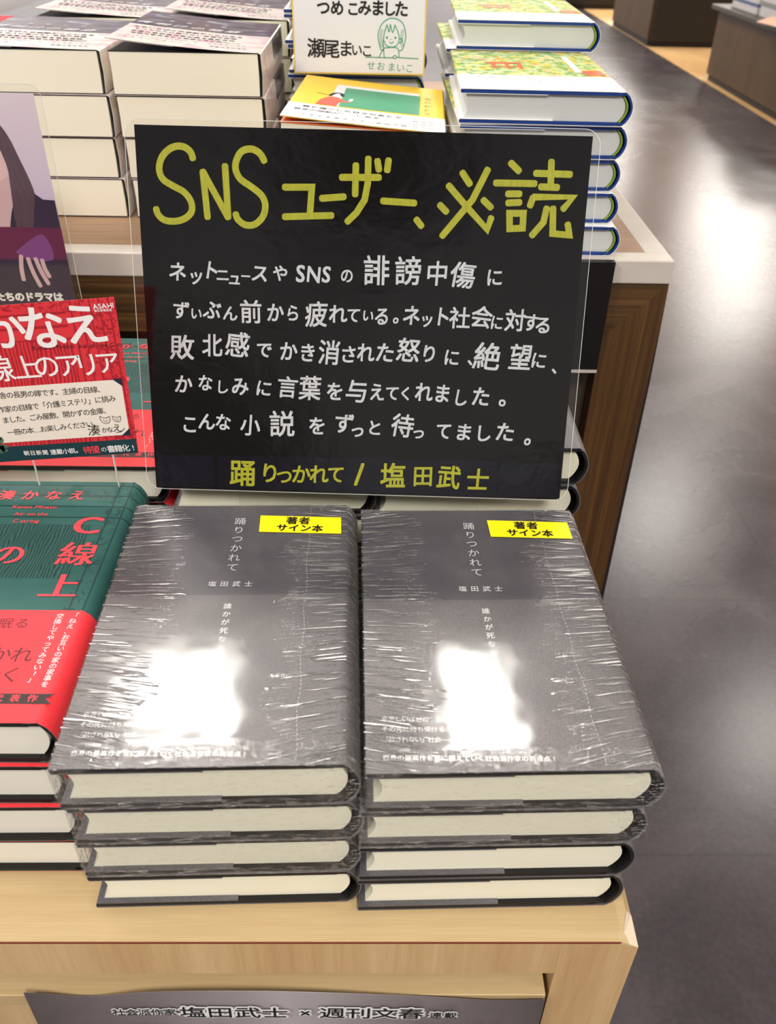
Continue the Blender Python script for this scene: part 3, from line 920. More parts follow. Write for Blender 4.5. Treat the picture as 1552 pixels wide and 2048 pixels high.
list(pile(5, (6.95, 50.3, Z2), 2.6, [(.75, -.4, R_(-1)), (.3, 0, 0), (.05, .2, 0), (0.1, 0, 0), (0, 0, R_(-1.5))], WK, 'blue-boarded white hardback', 'of the right pile beside the aisle', 'white novels on the rear stand'))
list(pile(6, (8.0, 70.6, Z2), 2.6, [(0, 0, 0), (.2, .1, 0), (0, .2, 0), (.1, 0, 0), (-.9, .0, R_(-.5)), (0, -1.0, R_(-1.5))], WK, 'blue-boarded white hardback', 'of the white pile farther back beside the aisle', 'white novels on the rear stand'))
list(pile(7, (-8.6, 71.0, Z2), 2.6, [(0, 0, 0), (.2, .1, 0), (0, .2, 0), (.1, 0, 0), (.25, .1, R_(1)), (0, 0, 0)], WK, 'blue-boarded white hardback', 'of the pile behind the signature board', 'white novels on the rear stand'))

# ---- thick paperbacks
PW, PD, PT = 13.0, 18.8, 3.46
def thick_paperback(lift=0.0):
    T = PT
    r = thing('paperback_book')
    MB().prism([(0.12, .09), (PW - .32, .09), (PW - .28, T * .5), (PW - .32, T - .1), (0.12, T - .1), (0.16, T * .5)], 0.03, PD - .06).build('page_block', PAGES, r, smooth=30)
    MB().ribbon([(0.05, T - .05), (PW - .3, T - .05), (PW - .14, T - .3), (PW - .12, .3), (PW - .3, .05), (0.05, .05)], 0.07, 0.0, PD - .02).build('cover', BLACK, r, smooth=40)
    # jacket: front panel may spring up at the fore-edge
    nu = 16
    fr = []
    for i in range(nu + 1):
        t = i / nu
        fr.append((t * (PW - .25), T + lift * (1 - t) ** 1.4))
    path = [(x, z - .06) for x, z in fr[7:0:-1]] + [(0.05, fr[0][1] - .05)] + fr + [(PW - .06, T - .12), (PW + .02, T * .5), (PW - .06, .1), (PW - .25, 0.0), (0.0, 0.0)]
    MB().ribbon(path, 0.02, 0.04 if lift == 0 else 0.0, PD).build('dust_jacket', PHOTOJ, r, smooth=50)
    if lift > 0:
        MB().ribbon([(x, z - .035) for x, z in fr[:-1]], 0.02, 0.02, PD - .1).build('jacket_lining', BLACK, r, smooth=50)
    def fn(u, v):
        t = min(max(u / (PW - .25), 0), 1)
        return (u, v, T + lift * (1 - t) ** 1.4 + .03)
    a = MB()
    row(a, '本屋大賞受賞作家が贈る最新長編', (1.2, 5.4), (9.8, 5.4), .55, fn, rot=0, bold=.03)
    row(a, '今年いちばんの感動がここにある', (.9, 7.9), (10.2, 7.9), .62, fn, rot=0, bold=.03)
    row(a, 'すべての人に届けたい希望の物語', (1.2, 6.7), (9.8, 6.7), .55, fn, rot=0, bold=.03)
    row(a, '全国の書店員から絶賛の声が続々', (1.4, 4.3), (9.4, 4.3), .5, fn, rot=0, bold=.03)
    row(a, '読み終えたあと世界が変わる一冊', (1.2, 3.1), (7.0, 3.1), .36, fn, rot=0)
    row(a, '涙と感動の物語', (8.2, 3.0), (11.2, 3.0), .34, fn, rot=0)
    row(a, '著者渾身の書き下ろし', (1.2, 2.0), (7.2, 2.0), .32, fn, rot=0)
    row(a, '待望の単行本化', (8.6, 1.6), (11.4, 1.6), .4, fn, rot=0, bold=.02)
    a.build('band_lettering', INK_K, r)
    b = MB()
    row(b, '夜明けの物語', (1.0, 11.0), (9.2, 10.8), 1.3, fn, rot=0, slant=.4)
    row(b, '長編小説', (3.0, 13.4), (8.0, 13.3), .5, fn, rot=0)
    b.build('title_lettering', INK_W, r)
    e_ = MB()
    e_.add([fn(9.6 + 1.1 * math.cos(k * math.pi / 12), 4.6 + .55 * math.sin(k * math.pi / 12)) for k in range(24)], [tuple(range(24))])
    e_.build('oval_seal', flat('grey_seal_print', (176, 168, 160), 0.4), r)
    return r
PK = lambda n, l: (lambda i: ('pb_lift%s' % l, lambda: thick_paperback(l)) if i == n - 1 else ('pb', thick_paperback))
jit = [(.35, .1, 0), (.1, .15, 0), (.2, 0, 0), (-.05, .1, 0)]
list(pile(4, (-36.0, 58.2, Z2), PT + .05, jit, PK(4, .35), 'thick cream-paged paperback', 'of the leftmost pile behind the portrait poster', 'thick paperbacks on the rear stand'))
list(pile(4, (-22.45, 58.2, Z2), PT + .05, [(.4, .1, 0), (.25, .2, 0), (.1, .1, 0), (0, 0, 0)], PK(4, .95), 'thick cream-paged paperback', 'of the pile behind the black sign\'s left corner', 'thick paperbacks on the rear stand'))
list(pile(4, (-35.2, 79.6, Z2), PT + .05, jit, PK(4, .7), 'thick paperback', 'of the far left pile at the top edge', 'thick paperbacks on the rear stand'))
list(pile(4, (-21.8, 79.9, Z2), PT + .05, jit, PK(4, .9), 'thick paperback', 'of the far pile beside the signature board', 'thick paperbacks on the rear stand'))
rb = thing('paperback_book', (-50.2, 60, Z2), 0, 'red covered book at the far left edge behind the portrait poster', 'book')
MB().box(0, 12.9, 0.05, 18.7, .1, 13.9).build('page_block', PAGES, rb)
MB().ribbon([(0, 14.0), (13.0, 14.0), (13.1, 7), (13.0, 0.03), (0, 0.03)], .06, 0, 18.8).build('cover', REDBAND, rb, smooth=40)

# ---- yellow paperback
def yellow_book(show=False):
    W, D, T = 13.4, 18.4, 1.88
    r = thing('paperback_book')
    MB().box(0.08, W - .1, 0.08, D - .08, .06, T - .12).build('page_block', PAGES, r)
    MB().ribbon([(0.0, T - .08), (W - .2, T - .08), (W - .02, T - .2), (W - .02, .2), (W - .2, .05), (0, .05)], 0.05, 0.03, D - .03).build('cover', ORANGE, r, smooth=40)
    up_ = lambda x: .40 * (1 - x / W) ** 1.5 if show else 0.0
    MB().ribbon([(x, T + up_(x)) for x in [i * (W - .1) / 12 for i in range(13)]] + [(W + .05, T - .2), (W + .05, .2), (W - .1, 0.0), (0, 0.0)], 0.035, 0, D).build('dust_jacket', YJ, r, smooth=40)
    if show:
        def fn(u, v, k=.03):
            return (u, v, T + up_(min(max(u, 0), W)) + k)
        def quad(pts, m, nm, k):
            q = MB()
            n = 10
            (ax, ay), (bx_, by_), (cx, cy), (dx, dy) = pts     # tl tr br bl
            for i in range(n + 1):
                t = i / n
                q.v += [fn(ax + (bx_ - ax) * t, ay + (by_ - ay) * t, k), fn(dx + (cx - dx) * t, dy + (cy - dy) * t, k)]
            q.f += [(2 * i, 2 * i + 1, 2 * i + 3, 2 * i + 2) for i in range(n)]
            return q.build(nm, m, r)
        quad([(3.3, 15.4), (11.1, 15.2), (11.1, 6), (3.2, 6)], WHITE, 'picture_ground', .025)
        quad([(4.2, 14.3), (11.2, 14.1), (11.2, 6), (4.2, 6)], flat('blackboard_green_print', (62, 156, 118), 0.4), 'blackboard_picture', .032)
        f = MB()
        f.add([fn(x, y, .04) for x, y in smooth_path([(2.2, 5.9), (2.5, 8.2), (3.2, 9.6), (4.0, 9.4), (4.5, 8.4), (5.0, 8.2), (4.9, 7.8), (4.2, 7.6), (4.0, 5.9)], 3)], [tuple(range(25))])
        f.build('figure_in_red', flat('coral_print', (228, 92, 70), 0.4), r)
        h = MB()
        stroke(h, smooth_path([(3.1, 10.0), (3.4, 11.2), (4.0, 11.3), (4.2, 10.2)], 4), .35, lambda u, v: fn(u, v, .045))
        stroke(h, [(1.9, 10.6), (3.0, 10.2)], .12, lambda u, v: fn(u, v, .045))
        h.build('figure_hair', INK_K, r)
        ch = MB(); stroke(ch, [(5.0, 8.4), (5.1, 9.4)], .3, lambda u, v: fn(u, v, .05)); ch.build('chalk', WHITE, r)
        quad([(-.01, 5.6), (W, 5.2), (W, .02), (-.01, .02)], WHITE, 'paper_band', .05)
        t = MB()
        g = lambda u, v: fn(u, v, .062)
        row(t, '君と過ごした日々のあとで', (1.6, 4.4), (9.4, 4.1), .7, g, rot=0, bold=.02)
        row(t, '最高の感動がここにある', (1.0, 3.2), (7.6, 3.0), .7, g, rot=0)
        row(t, '心ふるえる書き下ろし長編小説', (1.0, 1.4), (10.0, 1.2), .5, g, rot=0)
        t.build('band_lettering', INK_K, r)
        t = MB()
        column(t, 'ありがとう', (11.9, 13), (11.85, 6.6), .8, g)
        for x in (10.9, 11.6, 12.2):
            column(t, '小説の力', (x, 4.2), (x, 1.2), .5, g)
        t.build('title_lettering', flat('brown_print', (120, 80, 40), 0.5), r)
    return r
list(pile(4, (-7.6, 50.6, Z2), 1.9, [(.1, .1, 0), (.0, .2, 0), (.15, 0, 0), (0, .1, 0)], lambda i: ('yellow', yellow_book), 'yellow paperback', 'of the yellow pile hidden by the black sign', 'yellow paperbacks'))
o = yellow_book(True)
put(o, (-7.5, 51.1, Z2 + 7.6 + .68), R_(-3.0), R_(2.6))
tag(o, 'yellow paperback with a green blackboard on its cover, below the signature board', 'book', 'yellow paperbacks')

# ---- signature board leaning on the white pile
sg = thing('signature_board', (-7.7, 70.0, 27.35), 0, 'white signature board with a doodled girl leaning on the far white pile', 'board')
sg.rotation_euler = (R_(-3), 0, R_(.5))
MB().box(0, 12.75, 0, .28, 0, 14.2).build('gilt_edge', flat('gold_edging', (226, 196, 92), 0.4, 0.5), sg)
MB().box(.14, 12.61, -.02, 0.1, .14, 14.06).build('paper_face', flat('white_signing_paper', (222, 224, 230), 0.6), sg)
fs_ = lambda u, v: (u + 7.72, -.035, v - 27.4)
k = MB()
for ch, x, y, sz in [('つ', -4.75, 33.0, 1.35), ('め', -3.45, 33.0, 1.35), ('こ', -1.95, 32.95, 1.25), ('み', -.85, 33.05, 1.35), ('ま', .4, 33.05, 1.4), ('し', 1.52, 33.0, 1.3), ('た', 2.65, 33.0, 1.4),
                     ]:
    letter(k, ch, x, y, sz, fs_, bold=.03, rot=R_(-1))
k.build('message_lettering', INK_K, sg)
k = MB()
for ch, x, y, sz in (('瀬', -5.55, 29.6, 1.75), ('尾', -4.05, 29.55, 1.7), ('ま', -2.65, 29.6, 1.5), ('い', -1.6, 29.5, 1.15), ('こ', -.6, 29.45, 1.15)):
    letter(k, ch, x, y, sz, fs_, bold=.03 if y > 32 else .022, rot=R_(-1))
k.build('signature_lettering', INK_K, sg)
d = MB()
S2 = lambda pts, w=.085: stroke(d, smooth_path(pts, 5), w, fs_)
S2([(.72, 29.6), (.45, 30.8), (.85, 31.8), (1.75, 32.25), (2.75, 31.9), (3.12, 30.8), (2.85, 29.7), (2.5, 29.5)])
S2([(.72, 29.6), (1.0, 29.55), (.95, 30.2), (1.05, 31.0), (1.3, 31.7)]); S2([(1.3, 31.7), (1.5, 31.1), (1.62, 31.75)]); S2([(1.62, 31.75), (1.85, 31.05), (2.05, 31.7)]); S2([(2.05, 31.7), (2.4, 31.0), (2.5, 30.5)])
S2([(1.0, 30.4), (1.25, 29.95), (1.78, 29.82), (2.3, 30.0), (2.5, 30.5)]); S2([(2.5, 30.5), (2.75, 30.55), (2.7, 30.25), (2.45, 30.2)])
S2([(1.55, 30.25), (1.75, 30.15), (1.95, 30.28)], .07); S2([(1.68, 30.5), (1.76, 30.45)], .06)
for ex in (1.31, 2.13):
    S2([(ex, 30.65), (ex, 30.58)], .2)
for hx in (.75, .9, 2.75, 2.92):
    S2([(hx, 31.3), (hx - .12, 30.6), (hx, 29.8)], .05)
S2([(1.0, 29.7), (.6, 29.0), (.66, 28.9)]); S2([(1.02, 29.6), (1.05, 29.1), (1.15, 28.85)]); S2([(1.0, 29.72), (2.3, 29.75), (2.52, 29.0)])
S2([(1.9, 28.95), (2.1, 29.1), (2.3, 28.95), (2.1, 28.82), (1.9, 28.95)]); S2([(2.3, 28.95), (3.2, 28.9), (4.4, 28.85)]); S2([(-.75, 28.92), (.6, 28.9), (1.9, 28.9)])
row(d, 'せお', (-.2, 28.2), (.75, 28.15), .85, fs_, bold=.0)
row(d, 'まいこ', (1.8, 28.08), (3.55, 28.0), .85, fs_, bold=.0)
d.build('girl_doodle', INK_G, sg)

# ------------------------------------------------------------------ the black hand-lettered sign
u_ = Vector((0.99939, -0.0349, 0.0)); u_.normalize()
n_ = Vector((math.sin(R_(-2)) * math.cos(R_(18)), -math.cos(R_(-2)) * math.cos(R_(18)), math.sin(R_(18))))
v_ = n_.cross(u_)
BLc = Vector((-13.33, 21.41, 11.42))
sn = bpy.data.objects.new('sign', None)
COL.objects.link(sn)
sn.empty_display_size = .02
mw_ = Matrix((u_, v_, n_)).transposed().to_4x4()
mw_.translation = Vector((BLc.x * S, BLc.y * S, (BLc.z + ZT) * S))
sn.matrix_world = mw_
tag(sn, 'black laminated sign with yellow and white handwriting standing behind the grey books', 'sign')
pb_ = Mt('black_sign_paper')
pb_.col(pb_.mix(pb_.noise((9, 9, 9), 3), (6, 5, 6), (15, 13, 14)))
pb_.set(rough=0.9, spec=0.05)
MB().box(0, 25.45, 0, 21.05, -.02, .02).build('black_paper', pb_.m, sn)
fsn = lambda u, v: (u, v, .026)
def chalk(name, a, b):
    m = Mt(name)
    m.col(m.mix(m.noise((7, 1.6, 1), 4), a, b))
    m.set(rough=.55, spec=.3)
    return m.m
YP = chalk('yellow_poster_pen', (190, 190, 46), (140, 142, 34))
WP = chalk('white_poster_pen', (226, 228, 232), (168, 170, 176))
t = MB()
TITLE = [[(3.21, 19.35), (3.08, 19.72), (2.73, 19.96), (2.28, 19.98), (1.82, 19.77), (1.43, 19.34), (1.27, 18.75), (1.46, 18.24), (2.0, 17.91), (2.62, 17.59), (3.0, 17.08), (3.0, 16.56), (2.65, 16.2), (2.08, 16.01), (1.44, 16.05), (1.08, 16.34), (0.97, 16.68)], [(3.73, 18.72), (3.91, 16.24)], [(3.73, 18.72), (5.09, 16.27)], [(5.0, 19.06), (5.09, 16.27)], [(7.23, 19.32), (6.97, 19.73), (6.52, 19.94), (5.98, 19.82), (5.66, 19.36), (5.59, 18.86), (5.85, 18.36), (6.48, 17.95), (7.02, 17.53), (7.23, 17.02), (7.09, 16.41), (6.62, 15.96), (6.06, 15.91), (5.64, 16.2), (5.52, 16.51)], [(8.31, 17.99), (9.89, 18.03), (9.76, 16.48)], [(8.29, 16.41), (11.05, 16.55)], [(10.41, 17.45), (11.74, 17.57)], [(11.53, 18.59), (13.71, 18.64)], [(12.36, 19.28), (12.34, 17.67)], [(13.05, 19.64), (13.04, 18.29), (12.88, 17.43), (12.43, 16.73), (11.89, 16.22)], [(13.56, 19.53), (13.66, 19.01)], [(14.19, 19.58), (14.12, 18.99)], [(13.88, 17.4), (15.75, 17.33)], [(15.84, 16.47), (16.17, 16.09)], [(17.59, 18.32), (18.65, 17.24), (19.91, 16.02), (20.11, 16.67)], [(19.76, 19.22), (18.99, 17.59), (17.35, 15.58)], [(18.33, 19.02), (18.8, 18.4)], [(17.14, 17.28), (17.56, 16.9)], [(19.59, 17.6), (20.07, 17.19)], [(21.0, 19.59), (21.52, 19.15)], [(20.21, 18.51), (22.47, 18.53)], [(20.93, 17.95), (21.66, 17.97)], [(20.97, 17.47), (21.69, 17.52)], [(21.13, 16.92), (21.19, 16.09), (21.93, 16.14), (21.92, 16.94), (21.13, 16.92)], [(22.42, 19.07), (24.41, 19.06)], [(23.27, 19.73), (23.34, 18.3)], [(22.75, 18.37), (23.75, 18.36)], [(22.4, 17.82), (22.25, 17.33)], [(22.4, 17.82), (24.65, 17.87), (24.13, 17.21)], [(23.21, 17.27), (23.09, 16.49), (22.47, 15.74)], [(23.57, 17.28), (23.66, 15.89), (24.62, 15.83), (24.47, 16.44)]]
for st_ in TITLE:
    stroke(t, smooth_path(st_, 4) if len(st_) > 5 else st_, .37, fsn)
t.build('title_lettering', YP, sn)
WHITE_T = [('ネ', 2.03, 13.2, 1.25), ('ッ', 3.1, 12.99, 1.1), ('ト', 3.98, 13.34, 1.25), ('ニ', 4.67, 13.09, 0.94), ('ュ', 5.36, 12.94, 1.02), ('ー', 6.01, 13.05, 0.79), ('ス', 6.84, 13.24, 1.17), ('や', 8.03, 13.27, 1.05), ('の', 11.92, 13.25, 0.98), ('誹', 13.64, 13.57, 1.91), ('謗', 15.48, 13.59, 1.8), ('中', 17.17, 13.49, 1.57), ('傷', 18.67, 13.44, 1.65), ('に', 20.51, 13.37, 1.16), ('S', 9.23, 13.32, 1.24), ('N', 9.98, 13.29, 1.17), ('S', 10.74, 13.31, 1.17), ('ず', 2.11, 11.0, 1.19), ('い', 3.01, 10.85, 0.84), ('ぶ', 3.97, 11.07, 1.26), ('ん', 5.04, 10.91, 1.03), ('前', 6.26, 11.02, 1.53), ('か', 7.7, 11.02, 1.26), ('ら', 8.74, 11.02, 1.11), ('疲', 10.14, 10.98, 1.68), ('れ', 11.41, 11.04, 1.26), ('て', 12.33, 11.01, 1.03), ('い', 13.19, 11.0, 0.84), ('る', 14.01, 10.98, 1.22), ('。', 14.85, 10.74, 1.14), ('ネ', 15.76, 11.07, 1.33), ('ッ', 16.68, 10.87, 1.03), ('ト', 17.56, 11.05, 1.33), ('社', 18.61, 11.0, 1.41), ('会', 19.9, 11.09, 1.44), ('に', 20.81, 10.8, 0.99), ('対', 21.88, 10.95, 1.48), ('す', 22.84, 10.86, 1.21), ('る', 23.54, 10.73, 1.18), ('敗', 2.07, 8.82, 1.67), ('北', 3.89, 8.99, 1.55), ('感', 5.41, 9.07, 1.7), ('で', 6.99, 8.83, 1.12), ('か', 8.46, 8.78, 1.32), ('き', 9.62, 8.72, 1.28), ('消', 10.91, 8.76, 1.66), ('さ', 12.07, 8.69, 1.2), ('れ', 13.09, 8.82, 1.31), ('た', 14.25, 8.85, 1.35), ('怒', 15.64, 9.03, 1.62), ('り', 16.89, 8.87, 1.23), ('に', 18.25, 8.68, 1.16), ('、', 19.37, 8.41, 1.08), ('絶', 20.37, 8.78, 1.85), ('望', 22.35, 8.8, 1.77), ('に', 23.46, 8.65, 1.15), ('、', 24.42, 8.06, 1.08), ('か', 2.04, 6.61, 1.3), ('な', 3.38, 6.73, 1.14), ('し', 4.41, 6.52, 0.98), ('み', 5.49, 6.59, 1.3), ('に', 6.94, 6.5, 1.18), ('言', 8.38, 6.6, 1.49), ('葉', 9.75, 6.58, 1.69), ('を', 11.26, 6.43, 1.29), ('与', 12.59, 6.47, 1.61), ('え', 13.82, 6.47, 1.25), ('て', 14.75, 6.44, 1.06), ('く', 15.57, 6.43, 0.98), ('れ', 16.66, 6.54, 1.37), ('ま', 17.78, 6.49, 1.33), ('し', 18.9, 6.27, 1.21), ('た', 20.13, 6.37, 1.37), ('。', 21.46, 6.01, 1.37), ('こ', 2.32, 4.14, 1.32), ('ん', 3.38, 4.34, 1.24), ('な', 4.38, 4.33, 1.2), ('小', 6.06, 4.18, 1.51), ('説', 8.02, 4.32, 1.83), ('を', 10.18, 4.26, 1.31), ('ず', 11.83, 4.46, 1.43), ('っ', 12.67, 4.08, 1.11), ('と', 13.72, 4.25, 1.11), ('待', 15.44, 4.43, 1.66), ('っ', 16.44, 4.05, 1.03), ('て', 17.98, 4.18, 1.23), ('ま', 19.21, 4.14, 1.27), ('し', 20.41, 4.11, 1.23), ('た', 21.75, 4.22, 1.38), ('。', 23.17, 3.65, 1.43)]
t = MB()
rnd = random.Random(5)
for ch, x, y, sz in WHITE_T:
    lat = ord(ch) < 128
    kan = ord(ch) >= 0x4e00
    bo = (.020 if kan else .026)
    ox = oy = 0
    if ch in '、。':
        ox, oy = .28 * sz, .25 * sz
    letter(t, ch, x + ox, y + oy, sz * (1.08 if lat else .93), fsn, rot=R_(rnd.uniform(-5, 3) - 1), bold=bo, sx=(.9 if lat else rnd.uniform(.86, .98)), slant=rnd.uniform(.0, .10))
t.build('body_lettering', WP, sn)
FOOT = [('踊', 5.51, 1.11, 1.95), ('り', 7.21, 1.16, 1.5), ('つ', 8.12, 0.98, 1.22), ('か', 9.17, 1.14, 1.42), ('れ', 10.29, 1.18, 1.42), ('て', 11.36, 1.21, 1.33), ('/', 12.87, 1.3, 1.82), ('塩', 14.93, 1.22, 1.86), ('田', 16.81, 1.26, 1.53), ('武', 18.43, 1.23, 1.73), ('士', 20.25, 1.12, 1.65)]
strips = MB()
tabm = flat('dark_blue_strip', (15, 15, 30), 0.7, 0.08, (8, 8, 16), (2, 2, 2))
for x0, x1, y0, y1 in ((.15, 3.72, .12, 2.14), (3.95, 11.8, .1, 2.2), (11.9, 13.7, .1, 2.28), (13.76, 21.45, .08, 2.3), (21.55, 25.2, .1, 2.25)):
    q = MB().poly([(x0, y0), (x1, y0 + .03), (x1, y1 + .08), (x0, y1)], .022, .034).build('name_strip', tabm, sn)
t = MB()
for ch, x, y, sz in FOOT:
    letter(t, ch, x, y, sz * (.92 if ord(ch) > 128 else 1.1), lambda u, v: (u, v, .042), rot=R_(rnd.uniform(-3, 3)), bold=.026, sx=.95, slant=.04)
t.build('name_lettering', YP, sn)
lam = Mt('laminate')
lam.n.remove(lam.b)
hb = lam.math('ADD', lam.math('MULTIPLY', lam.noise((.35, .35, .35), 3, .5), .05), lam.math('MULTIPLY', lam.noise((2.5, 2.5, 2.5), 3), .006))
bb = lam.n.new('ShaderNodeBump'); bb.inputs['Distance'].default_value = S; bb.inputs['Strength'].default_value = 1.0
lam.l.new(hb, bb.inputs['Height'])
tr_ = lam.n.new('ShaderNodeBsdfTransparent'); tr_.inputs[0].default_value = (.985, .985, .98, 1)
gl_ = lam.n.new('ShaderNodeBsdfGlossy'); gl_.inputs['Roughness'].default_value = .07
lam.l.new(bb.outputs[0], gl_.inputs['Normal'])
mx_ = lam.n.new('ShaderNodeMixShader')
lam.l.new(lam.schlick(.032, bb.outputs[0]), mx_.inputs[0]); lam.l.new(tr_.outputs[0], mx_.inputs[1]); lam.l.new(gl_.outputs[0], mx_.inputs[2])
lam.l.new(mx_.outputs[0], lam.out.inputs[0])
def rrect(x0, x1, y0, y1, r, n=6):
    P = []
    for cx, cy, a0 in ((x1 - r, y1 - r, 0), (x0 + r, y1 - r, 90), (x0 + r, y0 + r, 180), (x1 - r, y0 + r, 270)):
        P += [(cx + r * math.cos(R_(a0 + 90 * i / n)), cy + r * math.sin(R_(a0 + 90 * i / n))) for i in range(n + 1)]
    return P
MB().poly(rrect(-.55, 25.9, -.03, 21.4, .9), .052, .075).build('laminate_film', lam.m, sn)
rim_ = MB()
pts = rrect(-.55, 25.9, -.03, 21.4, .9)
stroke(rim_, pts + [pts[0]], .03, lambda u, v: (u, v, .08))
rim_.build('laminate_edge', EDGEC, sn)

# clear stand carrying the sign, its foot between the two rows of books
st = thing('sign_stand', (0, 0, 0), 0, 'clear acrylic stand holding up the black handwritten sign', 'stand')
def sp(u, v, n):
    p = BLc + u_ * u + v_ * v + n_ * n
    return (p.x, p.y, p.z)
a0, a1 = 5.2, 20.4
q = MB()
for u in (a0, a1):
    pass
P = [sp(a0, 2.0, -.06), sp(a1, 2.0, -.06), sp(a1, -.35, -.06), sp(a0, -.35, -.06)]
Q = [sp(a0, 2.0, -.22), sp(a1, 2.0, -.22), sp(a1, -.35, -.22), sp(a0, -.35, -.22)]
low = [(P[3][0], P[3][1], .03), (P[2][0], P[2][1], .03), (Q[2][0], Q[2][1], .03), (Q[3][0], Q[3][1], .03)]
q.add(P + Q + low, [(0, 3, 2, 1), (4, 5, 6, 7), (0, 1, 5, 4), (0, 4, 7, 3), (1, 2, 6, 5), (3, 8, 9, 2), (7, 6, 10, 11), (2, 9, 10, 6), (3, 7, 11, 8), (8, 11, 10, 9)])
q.build('upright', ACRYL, st)

# ------------------------------------------------------------------ red card with the handwritten note
rc = thing('pop_card', (0, 21.2, 0), 0, 'red postcard-sized card with a cream handwritten note above the green books', 'card')
L_ = 14.9
ca, sa = math.cos(R_(5.2)), math.sin(R_(5.2))
BR, TR = Vector((-13.99, 14.14)), Vector((-13.79, 24.12))
ux = Vector((ca, sa)); vy = (TR - BR) / 10.0
def cp(a, b, k=0.0):      # a: cm left of the right edge, b: cm up
    p = BR - ux * a + vy * b
    return (p.x, -k, p.y)
def cq(pts, k0, k1):
    m = MB()
    n = len(pts)
    m.v = [cp(a, b, k1) for a, b in pts] + [cp(a, b, k0) for a, b in pts]
    m.f = [tuple(range(n)), tuple(range(2 * n - 1, n - 1, -1))] + [(i, i + n, (i + 1) % n + n, (i + 1) % n) for i in range(n)]
    return m
cq([(L_, 0), (0, 0), (0, 10), (L_, 10)], -.02, .02).build('card_sheet', REDCARD, rc)
cq([(L_, .02), (.02, .02), (.03, 1.02), (L_, 1.1)], .02, .03).build('teal_strip', flat('teal_print', (20, 58, 66), .45), rc)
nt_ = cq([(L_, 1.35), (.35, 1.35), (.35, 5.05), (L_, 5.05)], .02, .032).build('note_panel', flat('cream_note', (232, 226, 214), .6), rc)
for cx_, cy_, dx_, dy_ in ((.3, 5.1, .55, 0), (.3, 1.3, .55, 0)):
    s_ = 1 if cy_ < 3 else -1
    cq([(.3, cy_), (.85, cy_), (.3, cy_ + s_ * .5)], .032, .04).build('photo_corner', flat('navy_corner', (22, 38, 66), .5), nt_)
fw_ = lambda u, v: (u, -.045, v)
t = MB()
rotc = R_(5.2)
for ch, x, y, sz in (('湊', -22.55, 21.9, 2.2), ('か', -20.2, 22.05, 2.5), ('な', -18.05, 22.25, 2.75), ('え', -15.7, 22.5, 2.6), ('線', -21.05, 19.7, 1.75), ('上', -19.5, 19.82, 1.6), ('の', -18.33, 19.92, 1.6), ('ア', -17.05, 20.0, 1.6), ('リ', -16.0, 20.05, 1.6), ('ア', -14.8, 20.2, 1.5)):
    letter(t, ch, x, y, sz, fw_, rot=rotc, bold=.022 if sz > 2.2 else .008)
latin(t, 'ASAHI', -15.03, 23.58, .40, fw_, rot=rotc, bold=.02)
row(t, '朝日新聞出版', (-14.92, 23.33), (-14.1, 23.39), .15, fw_, bold=.02)
t.build('white_lettering', INK_W, rc)
t = MB()
latin(t, 'Kanae Minato', -18.9, 21.05, .36, fw_, rot=rotc, sx=1.15)
latin(t, 'Air on the C string', -16.3, 21.2, .36, fw_, rot=rotc, sx=1.05)
t.build('small_lettering', flat('dark_plum_print', (80, 30, 48), .5), rc)
t = MB()
fk = lambda u, v: (u, -.05, v)
for tx_, a, b in (('私も田舎の長男の嫁です。主婦の目線、', (-22.5, 17.9), (-15.5, 18.5)), ('作家の目線で「介護ミステリ」に挑み', (-21.6, 17.05), (-14.95, 17.9)), ('ました。ごみ屋敷、開かずの金庫、', (-21.5, 16.35), (-15.4, 17.1)), ('一冊の本…お楽しみください。', (-21.4, 15.5), (-16.2, 16.2))):
    row(t, tx_, a, b, .46, fk, bold=-.004, slant=.1)
for ch, x, y, sz in (('湊', -16.4, 15.72, .8), ('か', -15.75, 15.75, .42), ('な', -15.42, 15.78, .42), ('え', -15.0, 15.9, .6)):
    letter(t, ch, x, y, sz, fk, rot=rotc, slant=.15)
stroke(t, smooth_path([(-15.1, 15.6), (-14.8, 15.65), (-14.55, 15.9)], 4), .04, fk)
for cx_, cy_, rr in ((-15.6, 16.45, .28), (-14.9, 16.52, .23)):
    stroke(t, smooth_path([(cx_ - rr, cy_), (cx_ - rr, cy_ + rr * .9), (cx_ - rr * .4, cy_ + rr * .55), (cx_ + rr * .4, cy_ + rr * .55), (cx_ + rr, cy_ + rr * .9), (cx_ + rr, cy_), (cx_ + rr * .5, cy_ - rr * .75), (cx_ - rr * .5, cy_ - rr * .75), (cx_ - rr, cy_)], 3), .03, fk)
    for e_ in (-.35, .35):
        stroke(t, [(cx_ + e_ * rr, cy_ + .02), (cx_ + e_ * rr, cy_ - .03)], .04, fk)
    stroke(t, [(cx_ - .06, cy_ - .12), (cx_, cy_ - .08), (cx_ + .06, cy_ - .12)], .025, fk)
t.build('note_handwriting', INK_K, rc)
t = MB()
row(t, '朝日新聞', (-20.8, 14.05), (-19.65, 14.12), .36, fk, bold=.015)
row(t, '連載小説。', (-19.15, 14.15), (-17.6, 14.3), .40, fk, bold=.015)
letter(t, 'の', -16.05, 14.38, .38, fk, rot=rotc)
row(t, '書籍化!', (-15.6, 14.42), (-14.25, 14.54), .52, fk, bold=.012)
t.build('strip_lettering', INK_W, rc)
t = MB()
row(t, '待望', (-17.05, 14.32), (-16.55, 14.37), .55, fk, bold=.015)
t.build('strip_red_lettering', INK_R, rc)
t = MB()    # leafy edge of the picture at the left of the card
